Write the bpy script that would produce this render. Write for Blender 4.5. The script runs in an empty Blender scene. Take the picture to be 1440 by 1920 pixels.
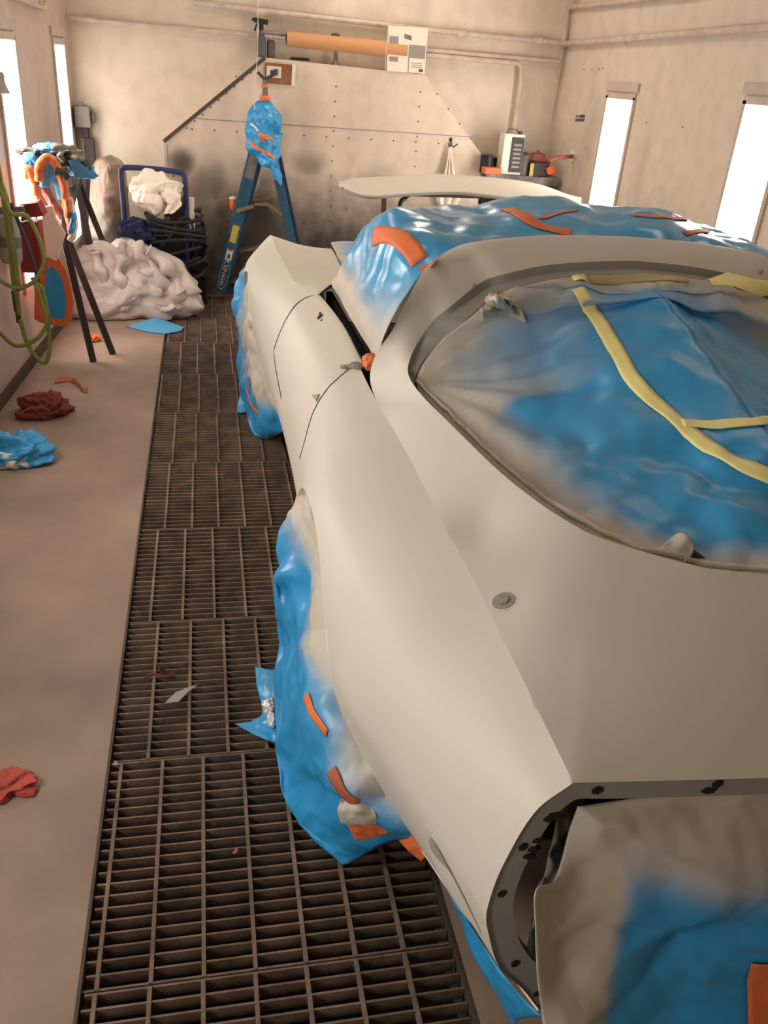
import bpy, bmesh, math, random
import numpy as np
from mathutils import Vector, Matrix, noise
from mathutils.bvhtree import BVHTree
random.seed(7)
PI = math.pi
S = bpy.context.scene
COL = S.collection

# ------------------------------------------------------------------ camera
F, YAW, PIT, ROL = 1568.7, 0.22844, 0.48158, 0.08125
CAM = Vector((0, 0, 1.6))
_fw = Vector((math.sin(YAW)*math.cos(PIT), math.cos(YAW)*math.cos(PIT), -math.sin(PIT)))
_r0 = Vector((math.cos(YAW), -math.sin(YAW), 0)); _u0 = _r0.cross(_fw)
_r = _r0*math.cos(ROL) + _u0*math.sin(ROL); _u = -_r0*math.sin(ROL) + _u0*math.cos(ROL)
cd = bpy.data.cameras.new('camera'); co = bpy.data.objects.new('camera', cd); COL.objects.link(co)
cd.sensor_fit = 'HORIZONTAL'; cd.sensor_width = 36; cd.lens = 36*F/1440; cd.clip_start = .05
m = Matrix((( _r.x, _u.x, -_fw.x, CAM.x), (_r.y, _u.y, -_fw.y, CAM.y), (_r.z, _u.z, -_fw.z, CAM.z), (0, 0, 0, 1)))
co.matrix_world = m; S.camera = co

# ------------------------------------------------------------------ light + exposure
S.view_settings.view_transform = 'Standard'; S.view_settings.look = 'None'
S.view_settings.gamma = 1; S.view_settings.use_curve_mapping = False
S.view_settings.exposure = 0.34
W = bpy.data.worlds.new('world'); S.world = W; W.use_nodes = True
W.node_tree.nodes['Background'].inputs[0].default_value = (1, .86, .74, 1)
W.node_tree.nodes['Background'].inputs[1].default_value = .05
LAMP_E = 13          # wall lamp panel emission
CEIL_W = 8           # watts per added ceiling light, no fixture

def ceil_light(x, y, w, sx=.35, sy=1.2):  # unseen area lights added overhead to brighten the booth
    l = bpy.data.lights.new('ceiling_fill', 'AREA'); l.shape = 'RECTANGLE'; l.size = sx; l.size_y = sy
    l.energy = w; l.color = (1, .86, .72)
    o = bpy.data.objects.new('ceiling_fill', l); COL.objects.link(o); o.location = (x, y, 2.93)
for (lx, ly, lw) in ((-.3, 5.0, .5), (1.2, 5.9, 1.8), (-.3, 3.0, .6), (2.0, 3.0, .45)):
    ceil_light(lx, ly, CEIL_W*lw)

# ------------------------------------------------------------------ helpers
def ray(px, py): return _r*((px-720)/F) - _u*((py-960)/F) + _fw
def at(px, py, ax, v):
    d = ray(px, py); return CAM + d*((v-CAM[ax])/d[ax])
def Z(px, py, z=0): return at(px, py, 2, z)
def Y(px, py, y): return at(px, py, 1, y)
def X(px, py, x): return at(px, py, 0, x)
BW, RW = 6.75, 2.68
def wlx(y): return -.87 - .06*(6.75-y)
def WL(px, py, off=0):      # point on the left wall plane
    d = ray(px, py); n = Vector((1, -.06, 0)); c = -.87 - .06*6.75 + off
    return CAM + d*((c - CAM.dot(n))/d.dot(n))

def prop(o, label=None, cat=None, group=None, kind=None):
    if label: o['label'] = label
    if cat: o['category'] = cat
    if group: o['group'] = group
    if kind: o['kind'] = kind
    return o
def empty(name, loc=(0, 0, 0)):
    o = bpy.data.objects.new(name, None); COL.objects.link(o); o.location = loc; o.empty_display_size = .1
    return o
def thing(name, label, cat, loc, group=None): return prop(empty(name, loc), label, cat, group)

def mat(name, col, rough=.6, metal=0, noise_amt=0, nscale=8, col2=None, bump=0, bscale=60, spec=.5, emit=None, trans=0, coat=0, alpha=1):
    m = bpy.data.materials.new(name); m.use_nodes = True
    nt = m.node_tree; b = nt.nodes['Principled BSDF']
    c = [((x/255/12.92) if x/255 <= .04045 else ((x/255+.055)/1.055)**2.4) for x in col]
    b.inputs['Base Color'].default_value = (*c, 1)
    b.inputs['Roughness'].default_value = rough; b.inputs['Metallic'].default_value = metal
    b.inputs['Specular IOR Level'].default_value = spec
    if trans: b.inputs['Transmission Weight'].default_value = trans
    if coat: b.inputs['Coat Weight'].default_value = coat; b.inputs['Coat Roughness'].default_value = .12
    if alpha < 1: b.inputs['Alpha'].default_value = alpha
    if emit:
        b.inputs['Emission Color'].default_value = (*emit[0], 1); b.inputs['Emission Strength'].default_value = emit[1]
    if noise_amt or col2:
        tc = nt.nodes.new('ShaderNodeTexCoord'); n = nt.nodes.new('ShaderNodeTexNoise')
        n.inputs['Scale'].default_value = nscale; n.inputs['Detail'].default_value = 5
        nt.links.new(tc.outputs['Object'], n.inputs['Vector'])
        r = nt.nodes.new('ShaderNodeValToRGB'); r.color_ramp.elements[0].position = .35; r.color_ramp.elements[1].position = .68
        c2 = [((x/255/12.92) if x/255 <= .04045 else ((x/255+.055)/1.055)**2.4) for x in (col2 or col)]
        if not col2: c2 = [x*(1-noise_amt) for x in c]
        r.color_ramp.elements[0].color = (*c2, 1); r.color_ramp.elements[1].color = (*c, 1)
        nt.links.new(n.outputs['Fac'], r.inputs[0]); nt.links.new(r.outputs[0], b.inputs['Base Color'])
    if bump:
        tc = nt.nodes.new('ShaderNodeTexCoord'); n = nt.nodes.new('ShaderNodeTexNoise')
        n.inputs['Scale'].default_value = bscale; n.inputs['Detail'].default_value = 3
        bp = nt.nodes.new('ShaderNodeBump'); bp.inputs['Strength'].default_value = bump; bp.inputs['Distance'].default_value = .004
        nt.links.new(tc.outputs['Object'], n.inputs['Vector']); nt.links.new(n.outputs['Fac'], bp.inputs['Height'])
        nt.links.new(bp.outputs[0], b.inputs['Normal'])
    return m
def lin(col): return tuple(((x/255/12.92) if x/255 <= .04045 else ((x/255+.055)/1.055)**2.4) for x in col)

def film_mat(name, col=(48, 156, 218), paint=(200, 193, 180), rough=.34):
    """masking film with primer overspray (vertex attribute 'spray')"""
    m = bpy.data.materials.new(name); m.use_nodes = True; nt = m.node_tree; b = nt.nodes['Principled BSDF']
    a = nt.nodes.new('ShaderNodeAttribute'); a.attribute_name = 'spray'
    tc = nt.nodes.new('ShaderNodeTexCoord'); n = nt.nodes.new('ShaderNodeTexNoise'); n.inputs['Scale'].default_value = 6
    nt.links.new(tc.outputs['Object'], n.inputs['Vector'])
    ad = nt.nodes.new('ShaderNodeMath'); ad.operation = 'MULTIPLY_ADD'; ad.inputs[1].default_value = .45; ad.inputs[2].default_value = -.22
    nt.links.new(n.outputs['Fac'], ad.inputs[0])
    ad2 = nt.nodes.new('ShaderNodeMath'); ad2.operation = 'ADD'; ad2.use_clamp = True
    nt.links.new(a.outputs['Fac'], ad2.inputs[0]); nt.links.new(ad.outputs[0], ad2.inputs[1])
    mr = nt.nodes.new('ShaderNodeMapRange'); mr.inputs[1].default_value = .12; mr.inputs[2].default_value = .85
    mr.interpolation_type = 'SMOOTHSTEP'
    nt.links.new(ad2.outputs[0], mr.inputs[0])
    mx = nt.nodes.new('ShaderNodeMix'); mx.data_type = 'RGBA'
    mx.inputs[6].default_value = (*lin(col), 1); mx.inputs[7].default_value = (*lin(paint), 1)
    nt.links.new(mr.outputs[0], mx.inputs[0]); nt.links.new(mx.outputs[2], b.inputs['Base Color'])
    rr = nt.nodes.new('ShaderNodeMapRange'); rr.inputs[3].default_value = rough; rr.inputs[4].default_value = .6
    nt.links.new(mr.outputs[0], rr.inputs[0]); nt.links.new(rr.outputs[0], b.inputs['Roughness'])
    b.inputs['Specular IOR Level'].default_value = .6
    return m

def obj(name, verts, faces, material, parent=None, smooth=False, sharp=None):
    me = bpy.data.meshes.new(name); me.from_pydata([tuple(v) for v in verts], [], faces); me.update()
    o = bpy.data.objects.new(name, me); COL.objects.link(o)
    if material: me.materials.append(material)
    if smooth:
        for p in me.polygons: p.use_smooth = True
        if sharp is not None: me.set_sharp_from_angle(angle=math.radians(sharp))
    if parent:
        bpy.context.view_layer.update() if False else None
        o.parent = parent; L = parent
        off = Vector((0, 0, 0))
        while L: off += L.location; L = L.parent
        me.transform(Matrix.Translation(-off))
    return o

class MB:
    def __init__(s): s.v = []; s.f = []
    def add(s, vs, fs):
        n = len(s.v); s.v += [Vector(v) for v in vs]; s.f += [tuple(i+n for i in f) for f in fs]; return s
    def box(s, a, b, M=None):
        x0, y0, z0 = a; x1, y1, z1 = b
        vs = [Vector(p) for p in ((x0,y0,z0),(x1,y0,z0),(x1,y1,z0),(x0,y1,z0),(x0,y0,z1),(x1,y0,z1),(x1,y1,z1),(x0,y1,z1))]
        if M: vs = [M @ v for v in vs]
        return s.add(vs, [(0,3,2,1),(4,5,6,7),(0,1,5,4),(1,2,6,5),(2,3,7,6),(3,0,4,7)])
    def bar(s, p, q, w, h, up=(0, 0, 1)):
        p = Vector(p); q = Vector(q); d = (q-p).normalized(); u = Vector(up); r = d.cross(u).normalized(); u = r.cross(d)
        vs = [e + r*a*w/2 + u*b*h/2 for e in (p, q) for a, b in ((-1,-1),(1,-1),(1,1),(-1,1))]
        return s.add(vs, [(0,1,2,3),(7,6,5,4),(0,4,5,1),(1,5,6,2),(2,6,7,3),(3,7,4,0)])
    def tube(s, pts, r, n=10, cap=True):
        pts = [Vector(p) for p in pts]; rings = []
        rs = r if isinstance(r, (list, tuple)) else [r]*len(pts)
        prev = None
        for i, p in enumerate(pts):
            d = (pts[min(i+1, len(pts)-1)] - pts[max(i-1, 0)]).normalized()
            if prev is None: a = d.orthogonal().normalized()
            else: a = (prev - d*prev.dot(d)).normalized()
            prev = a; b = d.cross(a)
            rings.append([p + (a*math.cos(2*PI*k/n) + b*math.sin(2*PI*k/n))*rs[i] for k in range(n)])
        vs = [v for R in rings for v in R]; fs = []
        for i in range(len(pts)-1):
            for k in range(n): fs.append((i*n+k, i*n+(k+1)%n, (i+1)*n+(k+1)%n, (i+1)*n+k))
        if cap: fs += [tuple(range(n))[::-1], tuple(range((len(pts)-1)*n, len(pts)*n))]
        return s.add(vs, fs)
    def cyl(s, p, q, r, n=20): return s.tube([p, q], r, n)
    def lathe(s, c, prof, n=24, axis=None):
        c = Vector(c); A = Vector(axis).normalized() if axis else Vector((0,0,1)); a = A.orthogonal().normalized(); b = A.cross(a)
        vs = [c + A*z + (a*math.cos(2*PI*k/n)+b*math.sin(2*PI*k/n))*max(r, 1e-4) for r, z in prof for k in range(n)]; fs = []
        for i in range(len(prof)-1):
            for k in range(n): fs.append((i*n+k, i*n+(k+1)%n, (i+1)*n+(k+1)%n, (i+1)*n+k))
        fs += [tuple(range(n))[::-1], tuple(range((len(prof)-1)*n, len(prof)*n))]
        return s.add(vs, fs)
    def build(s, name, m, parent=None, smooth=False, sharp=35, bevel=0):
        o = obj(name, s.v, s.f, m, parent, smooth, sharp)
        if bevel:
            md = o.modifiers.new('bevel', 'BEVEL'); md.width = bevel; md.segments = 2; md.limit_method = 'ANGLE'
        return o
def smooth_path(pts, k=6):
    pts = [Vector(p) for p in pts]; out = []
    for i in range(len(pts)-1):
        p0 = pts[max(i-1, 0)]; p1 = pts[i]; p2 = pts[i+1]; p3 = pts[min(i+2, len(pts)-1)]
        for j in range(k):
            t = j/k
            out.append(.5*((2*p1) + (p2-p0)*t + (2*p0-5*p1+4*p2-p3)*t*t + (3*p1-p0-3*p2+p3)*t**3))
    return out + [pts[-1]]

_cr = random.Random(11)
_cd = []
for _k in range(9):
    _v = Vector((_cr.gauss(0, 1), _cr.gauss(0, 1), _cr.gauss(0, 1))).normalized(); _cd.append((_v, _cr.uniform(0, 9), (.55, .55, .6, 1., 1.1, 1.2, 2.1, 2.3, 2.6)[_k]))
def crinkle(p, s, seed=0.):
    """crushed plastic: overlapping straight folds with flat facets between them"""
    q = Vector((p[0]*s+seed*3.1, p[1]*s-seed*2.7, p[2]*s+seed*1.3)); w = noise.noise(q*.45)*.9; o = 0
    for k, (d, ph, fr) in enumerate(_cd):
        t = (q.dot(d)*fr*.8+ph+seed*k+w) % 1.; tri = 1-4*abs(t-.5)      # -1..1
        m_ = max(0., .45+1.3*noise.noise(q*.5*fr+Vector((k*7.3, seed, 1.7*k))))
        o += tri*m_/fr
    return o*.42

def net(ctrl, nu, nv):
    """Catmull-Rom surface through a grid of points (lists of Vector, or 4-tuples with spray)"""
    A = np.array([[list(p) for p in row] for row in ctrl], float)
    def interp(A, n):
        N = A.shape[0]; out = []
        for t in np.linspace(0, N-1, n):
            i = min(int(t), N-2); f = t-i
            p1, p2 = A[i], A[i+1]
            p0 = A[i-1] if i > 0 else 2*p1-p2
            p3 = A[i+2] if i+2 < N else 2*p2-p1
            out.append(.5*((2*p1)+(p2-p0)*f+(2*p0-5*p1+4*p2-p3)*f*f+(3*p1-p0-3*p2+p3)*f**3))
        return np.array(out)
    B = interp(A, nu); B = np.swapaxes(interp(np.swapaxes(B, 0, 1), nv), 0, 1)
    return B
def drape(name, ctrl, nu, nv, material, parent=None, amp=.01, scale=7, seed=0, thick=.0015, edge=0., aniso=None, fall=True, sharp=None):
    B = net(ctrl, nu, nv); P = B[..., :3]
    spray = B[..., 3] if B.shape[2] > 3 else np.zeros(B.shape[:2])
    du = np.gradient(P, axis=0); dv = np.gradient(P, axis=1); N = np.cross(du, dv)
    N /= np.linalg.norm(N, axis=2, keepdims=True)+1e-9
    V = []; sp = []
    for i in range(nu):
        for j in range(nv):
            w = 1.
            if fall:
                w = min(1, min(i, nu-1-i)/(nu*.06)+edge, min(j, nv-1-j)/(nv*.06)+edge)
            q = P[i, j]; qq = q if aniso is None else q*np.array(aniso)
            d = amp*w*crinkle(qq, scale, seed) + amp*.35*w*crinkle(qq, scale*2.7, seed+4)
            V.append(Vector(q + N[i, j]*d)); sp.append(min(1., max(0., float(spray[i, j]))))
    Fc = [(i*nv+j, (i+1)*nv+j, (i+1)*nv+j+1, i*nv+j+1) for i in range(nu-1) for j in range(nv-1)]
    o = obj(name, V, Fc, material, parent, True)
    a = o.data.attributes.new('spray', 'FLOAT', 'POINT'); a.data.foreach_set('value', sp)
    if sharp: o.data.set_sharp_from_angle(angle=math.radians(sharp))
    if thick:
        md = o.modifiers.new('thickness', 'SOLIDIFY'); md.thickness = thick; md.offset = -1
    return o
def blob(name, c, rad, material, parent=None, amp=.3, scale=2.2, seed=0, sub=5, floor=None, fn=None, sp=None, fine=.35):
    bm = bmesh.new(); bmesh.ops.create_icosphere(bm, subdivisions=sub, radius=1)
    vs = []
    for v in bm.verts:
        p = v.co.copy(); r = 1 + .5*amp*crinkle(p, scale*.8, seed) + .4*amp*fine*crinkle(p, scale*2., seed+3)
        if fn: r *= fn(p)
        q = Vector((p.x*r*rad[0], p.y*r*rad[1], p.z*r*rad[2])) + Vector(c)
        if floor is not None and q.z < floor: q.z = floor + (floor-q.z)*.03
        vs.append(q)
    fs = [tuple(v.index for v in f.verts) for f in bm.faces]; bm.free()
    o = obj(name, vs, fs, material, parent, True)
    a = o.data.attributes.new('spray', 'FLOAT', 'POINT')
    a.data.foreach_set('value', [sp(v) if sp else 0. for v in vs])
    return o
def slab(name, pts, d, material, parent=None, bevel=0, amp=0, seed=0):
    """polygon (3D points) extruded by vector d, both faces triangulated"""
    pts = [Vector(p) for p in pts]; n = len(pts); d = Vector(d)
    bm = bmesh.new(); a = [bm.verts.new(p) for p in pts]; b = [bm.verts.new(p+d) for p in pts]
    f1 = bm.faces.new(a); f2 = bm.faces.new(b[::-1])
    for i in range(n): bm.faces.new((a[i], b[i], b[(i+1)%n], a[(i+1)%n]))
    bmesh.ops.recalc_face_normals(bm, faces=bm.faces)
    bmesh.ops.triangulate(bm, faces=[f for f in bm.faces if len(f.verts) > 4])
    if amp:
        bmesh.ops.subdivide_edges(bm, edges=bm.edges[:], cuts=5, use_grid_fill=True)
        for v in bm.verts: v.co += d.normalized()*amp*crinkle(v.co, 9, seed)
    vs = [v.co.copy() for v in bm.verts]; bm.verts.index_update()
    fs = [tuple(v.index for v in f.verts) for f in bm.faces]; bm.free()
    o = obj(name, vs, fs, material, parent, bool(amp), 40)
    if bevel:
        md = o.modifiers.new('bevel', 'BEVEL'); md.width = bevel; md.segments = 2; md.limit_method = 'ANGLE'
    return o
def world_mesh(objs):
    vs = []; fs = []
    dg = bpy.context.evaluated_depsgraph_get()
    for o in objs:
        L = o; off = Vector((0, 0, 0))
        while L: off += L.location; L = L.parent
        n = len(vs); vs += [v.co + off for v in o.data.vertices]; fs += [tuple(i+n for i in p.vertices) for p in o.data.polygons]
    return BVHTree.FromPolygons(vs, fs)
def hit(tree, px, py, off=.002):
    h = tree.ray_cast(CAM, ray(px, py).normalized())
    if h[0] is None: return None, None
    n = h[1] if h[1].dot(ray(px, py)) < 0 else -h[1]
    return h[0] + n*off, n
def dens(pts, step=12):
    out = []
    for (a, b) in zip(pts[:-1], pts[1:]):
        k = max(1, int(math.hypot(b[0]-a[0], b[1]-a[1])/step))
        out += [(a[0]+(b[0]-a[0])*i/k, a[1]+(b[1]-a[1])*i/k) for i in range(k)]
    return out + [pts[-1]]
def tape(name, tree, pts, width, material, parent=None, off=.003, nacross=4, step=10, thick=.0006):
    """strip of tape laid on the surface along a traced line; width in metres"""
    pts = dens([tuple(p) for p in pts], step); C = []; Nn = []
    for p in pts:
        c, n = hit(tree, *p, off)
        if c is None: continue
        C.append(c); Nn.append(n)
    C2 = [sum((C[max(0, min(len(C)-1, i+k))] for k in (-1, 0, 1)), Vector())/3 for i in range(len(C))]
    rows = []
    for i, c in enumerate(C2):
        d = (C2[min(i+1, len(C2)-1)]-C2[max(i-1, 0)]).normalized()
        n = sum((Nn[max(0, min(len(Nn)-1, i+k))] for k in (-2, -1, 0, 1, 2)), Vector()).normalized(); s = d.cross(n).normalized(); row = []
        for k in range(nacross+1):
            q = c + s*width*(k/nacross-.5)
            h = tree.find_nearest(q)
            if h[0] is not None:
                hn = h[1] if h[1].dot(n) > 0 else -h[1]; q2 = h[0] + hn*off
                if (q2-q).length < .03: q = q2
            row.append(q)
        rows.append(row)
    nv = nacross+1; V = [v for r in rows for v in r]
    Fc = [(i*nv+j, (i+1)*nv+j, (i+1)*nv+j+1, i*nv+j+1) for i in range(len(rows)-1) for j in range(nv-1)]
    o = obj(name, V, Fc, material, parent, True)
    md = o.modifiers.new('thickness', 'SOLIDIFY'); md.thickness = thick; md.offset = 0
    return o
def text(name, s, size, origin, xdir, ydir, material, parent=None, ext=.0004, align='CENTER'):
    cu = bpy.data.curves.new(name, 'FONT'); cu.body = s; cu.size = size; cu.extrude = ext; cu.align_x = align; cu.align_y = 'CENTER'
    t = bpy.data.objects.new('tmp', cu); COL.objects.link(t)
    me = bpy.data.meshes.new_from_object(t.evaluated_get(bpy.context.evaluated_depsgraph_get()))
    bpy.data.objects.remove(t)
    x = Vector(xdir).normalized(); y = Vector(ydir).normalized(); z = x.cross(y).normalized(); y = z.cross(x)
    M = Matrix(((x.x, y.x, z.x, origin[0]), (x.y, y.y, z.y, origin[1]), (x.z, y.z, z.z, origin[2]), (0, 0, 0, 1)))
    me.transform(M); vs = [v.co.copy() for v in me.vertices]; fs = [tuple(p.vertices) for p in me.polygons]
    return obj(name, vs, fs, material, parent)

# ------------------------------------------------------------------ materials
def wall_mat(name, base, soot_shade, lo, hi, axis_noise=(1, 1, .35), spots=()):
    """painted sheet steel, dusty with old overspray: cloudy stains, sooty patches, and light falloff painted into the low back wall"""
    m = bpy.data.materials.new(name); m.use_nodes = True; nt = m.node_tree; b = nt.nodes['Principled BSDF']; N = nt.nodes.new; Lk = nt.links.new
    tc = N('ShaderNodeTexCoord'); mp = N('ShaderNodeMapping'); mp.inputs['Scale'].default_value = axis_noise
    Lk(tc.outputs['Object'], mp.inputs['Vector'])
    n1 = N('ShaderNodeTexNoise'); n1.inputs['Scale'].default_value = 2.2; n1.inputs['Detail'].default_value = 4; Lk(mp.outputs[0], n1.inputs['Vector'])
    n2 = N('ShaderNodeTexNoise'); n2.inputs['Scale'].default_value = 9; n2.inputs['Detail'].default_value = 6; Lk(tc.outputs['Object'], n2.inputs['Vector'])
    r = N('ShaderNodeMapRange'); r.inputs[1].default_value = lo; r.inputs[2].default_value = hi; r.interpolation_type = 'SMOOTHSTEP'
    Lk(n1.outputs['Fac'], r.inputs[0])
    fac = r.outputs[0]
    sc = N('ShaderNodeMath'); sc.operation = 'MULTIPLY'; sc.inputs[1].default_value = .35; Lk(fac, sc.inputs[0]); fac = sc.outputs[0]
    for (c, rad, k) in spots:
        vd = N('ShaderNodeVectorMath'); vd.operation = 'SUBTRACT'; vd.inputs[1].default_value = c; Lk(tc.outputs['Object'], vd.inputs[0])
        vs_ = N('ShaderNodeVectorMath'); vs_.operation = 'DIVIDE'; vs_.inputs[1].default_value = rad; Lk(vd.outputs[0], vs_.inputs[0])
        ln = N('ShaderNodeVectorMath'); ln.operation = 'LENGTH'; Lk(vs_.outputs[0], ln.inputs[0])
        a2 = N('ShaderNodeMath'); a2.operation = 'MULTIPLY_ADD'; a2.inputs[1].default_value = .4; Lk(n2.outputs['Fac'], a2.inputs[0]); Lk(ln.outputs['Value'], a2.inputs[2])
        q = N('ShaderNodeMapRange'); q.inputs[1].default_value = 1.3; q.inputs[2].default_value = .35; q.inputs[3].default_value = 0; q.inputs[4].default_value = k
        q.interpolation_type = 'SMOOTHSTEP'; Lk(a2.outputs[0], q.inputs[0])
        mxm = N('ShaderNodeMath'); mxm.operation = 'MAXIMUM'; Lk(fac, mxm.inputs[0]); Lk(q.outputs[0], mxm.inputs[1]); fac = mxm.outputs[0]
    mx = N('ShaderNodeMix'); mx.data_type = 'RGBA'; mx.inputs[6].default_value = (*lin(base), 1); mx.inputs[7].default_value = (*lin(soot_shade), 1)
    Lk(fac, mx.inputs[0])
    m2 = N('ShaderNodeMix'); m2.data_type = 'RGBA'; m2.blend_type = 'MULTIPLY'; m2.inputs[0].default_value = .35
    cr = N('ShaderNodeValToRGB'); cr.color_ramp.elements[0].position = .3; cr.color_ramp.elements[0].color = (.72, .70, .68, 1); cr.color_ramp.elements[1].position = .6
    Lk(n2.outputs['Fac'], cr.inputs[0]); Lk(mx.outputs[2], m2.inputs[6]); Lk(cr.outputs[0], m2.inputs[7]); Lk(m2.outputs[2], b.inputs['Base Color'])
    b.inputs['Roughness'].default_value = .5
    return m
M = {}
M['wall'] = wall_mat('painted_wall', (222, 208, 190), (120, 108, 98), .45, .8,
    spots=(((-.3, 6.7, .15), (2.2, .6, .38), .7), ((2.3, 6.7, .75), (.35, .4, .3), .5)))  # wide low spot paints stains plus light falloff toward the floor
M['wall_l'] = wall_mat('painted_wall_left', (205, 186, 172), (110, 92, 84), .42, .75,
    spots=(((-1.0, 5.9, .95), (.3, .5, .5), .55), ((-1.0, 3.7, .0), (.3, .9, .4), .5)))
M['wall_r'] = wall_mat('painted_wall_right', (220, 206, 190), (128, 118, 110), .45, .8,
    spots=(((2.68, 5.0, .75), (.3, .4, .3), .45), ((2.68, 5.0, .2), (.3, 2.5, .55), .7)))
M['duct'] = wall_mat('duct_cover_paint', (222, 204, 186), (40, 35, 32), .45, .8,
    spots=(((-1.05, 0, .93), (.15, .3, .15), .85), ((-.85, 0, .78), (.3, .3, .25), .6), ((-.15, 0, .97), (.2, .3, .12), .5), ((0, 0, .2), (2.1, .5, .85), .97), ((-.5, 0, .45), (.75, .5, .62), .9), ((.35, 0, .85), (.25, .3, .2), .4)))  # large low spots mix stain with painted light falloff
M['ceil'] = mat('dusty_filter_ceiling', (190, 176, 160), .9, noise_amt=.2, nscale=3)
M['pipe'] = mat('painted_pipe', (214, 196, 182), .5, noise_amt=.25, nscale=12)
M['concrete'] = mat('dusty_concrete', (164, 142, 127), .8, col2=(140, 119, 106), nscale=2.3, bump=.35, bscale=40)
M['grate'] = mat('grating_steel', (140, 116, 100), .75, col2=(100, 84, 72), nscale=14, bump=.6, bscale=180)
M['pit'] = mat('pit_black', (26, 22, 20), .9)
M['frame'] = mat('grate_frame_steel', (84, 70, 60), .7, noise_amt=.3)
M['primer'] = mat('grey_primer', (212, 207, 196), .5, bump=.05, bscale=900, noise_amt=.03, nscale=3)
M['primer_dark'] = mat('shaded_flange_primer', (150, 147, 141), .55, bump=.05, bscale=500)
M['black'] = mat('black_plastic', (24, 24, 25), .5)
M['rubber'] = mat('rubber', (30, 30, 31), .7)
M['dark'] = mat('dark_interior', (22, 22, 23), .8, noise_amt=.4, nscale=20)
M['film'] = film_mat('blue_masking_film')
M['filmglossy'] = film_mat('glossy_blue_masking_film', (56, 164, 222), (202, 192, 178), .22)
M['filmgrey'] = film_mat('greyed_masking_film', (60, 140, 190), (176, 168, 154), .4)
M['orange'] = mat('orange_tape', (238, 124, 72), .6, noise_amt=.12, nscale=30)
M['rust'] = mat('faded_orange_tape', (178, 98, 66), .65, noise_amt=.2, nscale=30)
M['yellow'] = mat('yellow_tape', (255, 246, 165), .6, noise_amt=.05, nscale=30)
M['yellowgrey'] = mat('primed_yellow_tape', (196, 188, 150), .6, col2=(212, 200, 118), nscale=7)
M['white'] = mat('white_plastic', (236, 226, 214), .45)
M['sheet'] = mat('white_plastic_sheet', (206, 194, 186), .42, trans=.0, noise_amt=.08, nscale=5)
M['bag'] = mat('white_bag', (250, 238, 224), .45)
M['lampglow'] = mat('lamp_diffuser', (255, 250, 240), .5, emit=((1, .925, .835), LAMP_E))
M['lampdim'] = mat('dimmed_lamp_diffuser', (255, 250, 240), .5, emit=((1, .925, .835), 5.0))  # emission cut so the corner wall is not overlit
M['lampframe'] = mat('lamp_frame_paint', (206, 190, 176), .5, noise_amt=.2)
M['blue_metal'] = mat('dark_blue_paint', (42, 48, 96), .4, noise_amt=.2, nscale=18)
M['ladder'] = mat('ladder_blue_fibreglass', (44, 92, 124), .5, noise_amt=.3, nscale=16)
M['ladder_dk'] = mat('ladder_dark_edge', (24, 50, 72), .5)
M['alu'] = mat('dull_aluminium', (150, 144, 134), .45, metal=.4, noise_amt=.35, nscale=22)
M['brass'] = mat('dusty_step_metal', (148, 128, 98), .5, metal=.3, noise_amt=.3)
M['cardboard'] = mat('cardboard', (206, 150, 104), .75, noise_amt=.06, nscale=20)
M['carton'] = mat('white_carton', (236, 224, 210), .6)
M['grey'] = mat('grey_print', (150, 142, 138), .6)
M['grey2'] = mat('dark_grey_print', (84, 82, 84), .6)
M['red'] = mat('dull_red', (150, 44, 42), .55, noise_amt=.25)
M['redrag'] = mat('red_rag', (134, 58, 50), .85, noise_amt=.4, nscale=12)
M['salmonrag'] = mat('salmon_rag', (196, 84, 72), .8, noise_amt=.25)
M['wood'] = mat('brown_board', (150, 98, 66), .7, noise_amt=.3, nscale=14)
M['hose'] = mat('yellow_green_hose', (132, 138, 62), .5, noise_amt=.25, nscale=14)
M['navyrag'] = mat('navy_cloth', (34, 46, 88), .9, noise_amt=.4, nscale=20)
M['leg'] = mat('dark_stand_steel', (64, 56, 52), .6, noise_amt=.2)
M['brownleg'] = mat('rusty_stand_steel', (98, 66, 54), .7, noise_amt=.3)
M['label_y'] = mat('yellow_label', (206, 190, 74), .5, noise_amt=.2, nscale=60)
M['label_w'] = mat('white_label', (222, 214, 204), .5)
M['bluepaper'] = mat('blue_paper', (88, 172, 222), .5)
M['green_sheet'] = mat('hazy_plastic_sheet', (116, 124, 104), .4, col2=(142, 114, 100), nscale=3.5, alpha=.86)
M['greybox'] = mat('grey_electrical_box', (124, 116, 108), .55, noise_amt=.25)
M['stain'] = mat('stained_shelf', (142, 132, 124), .6, col2=(60, 54, 52), nscale=11)
M['orangeplastic'] = mat('orange_plastic', (236, 110, 54), .5)
M['skinfoil'] = mat('crumpled_white_foil', (232, 234, 236), .25, metal=.25)
M['clear'] = mat('clear_scrap', (190, 180, 166), .2, alpha=.6)
M['copper'] = mat('copper_red_pipe', (150, 74, 66), .5, noise_amt=.3)
M['plastic_cup'] = mat('filter_bowl', (164, 160, 156), .3, noise_amt=.1)

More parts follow.
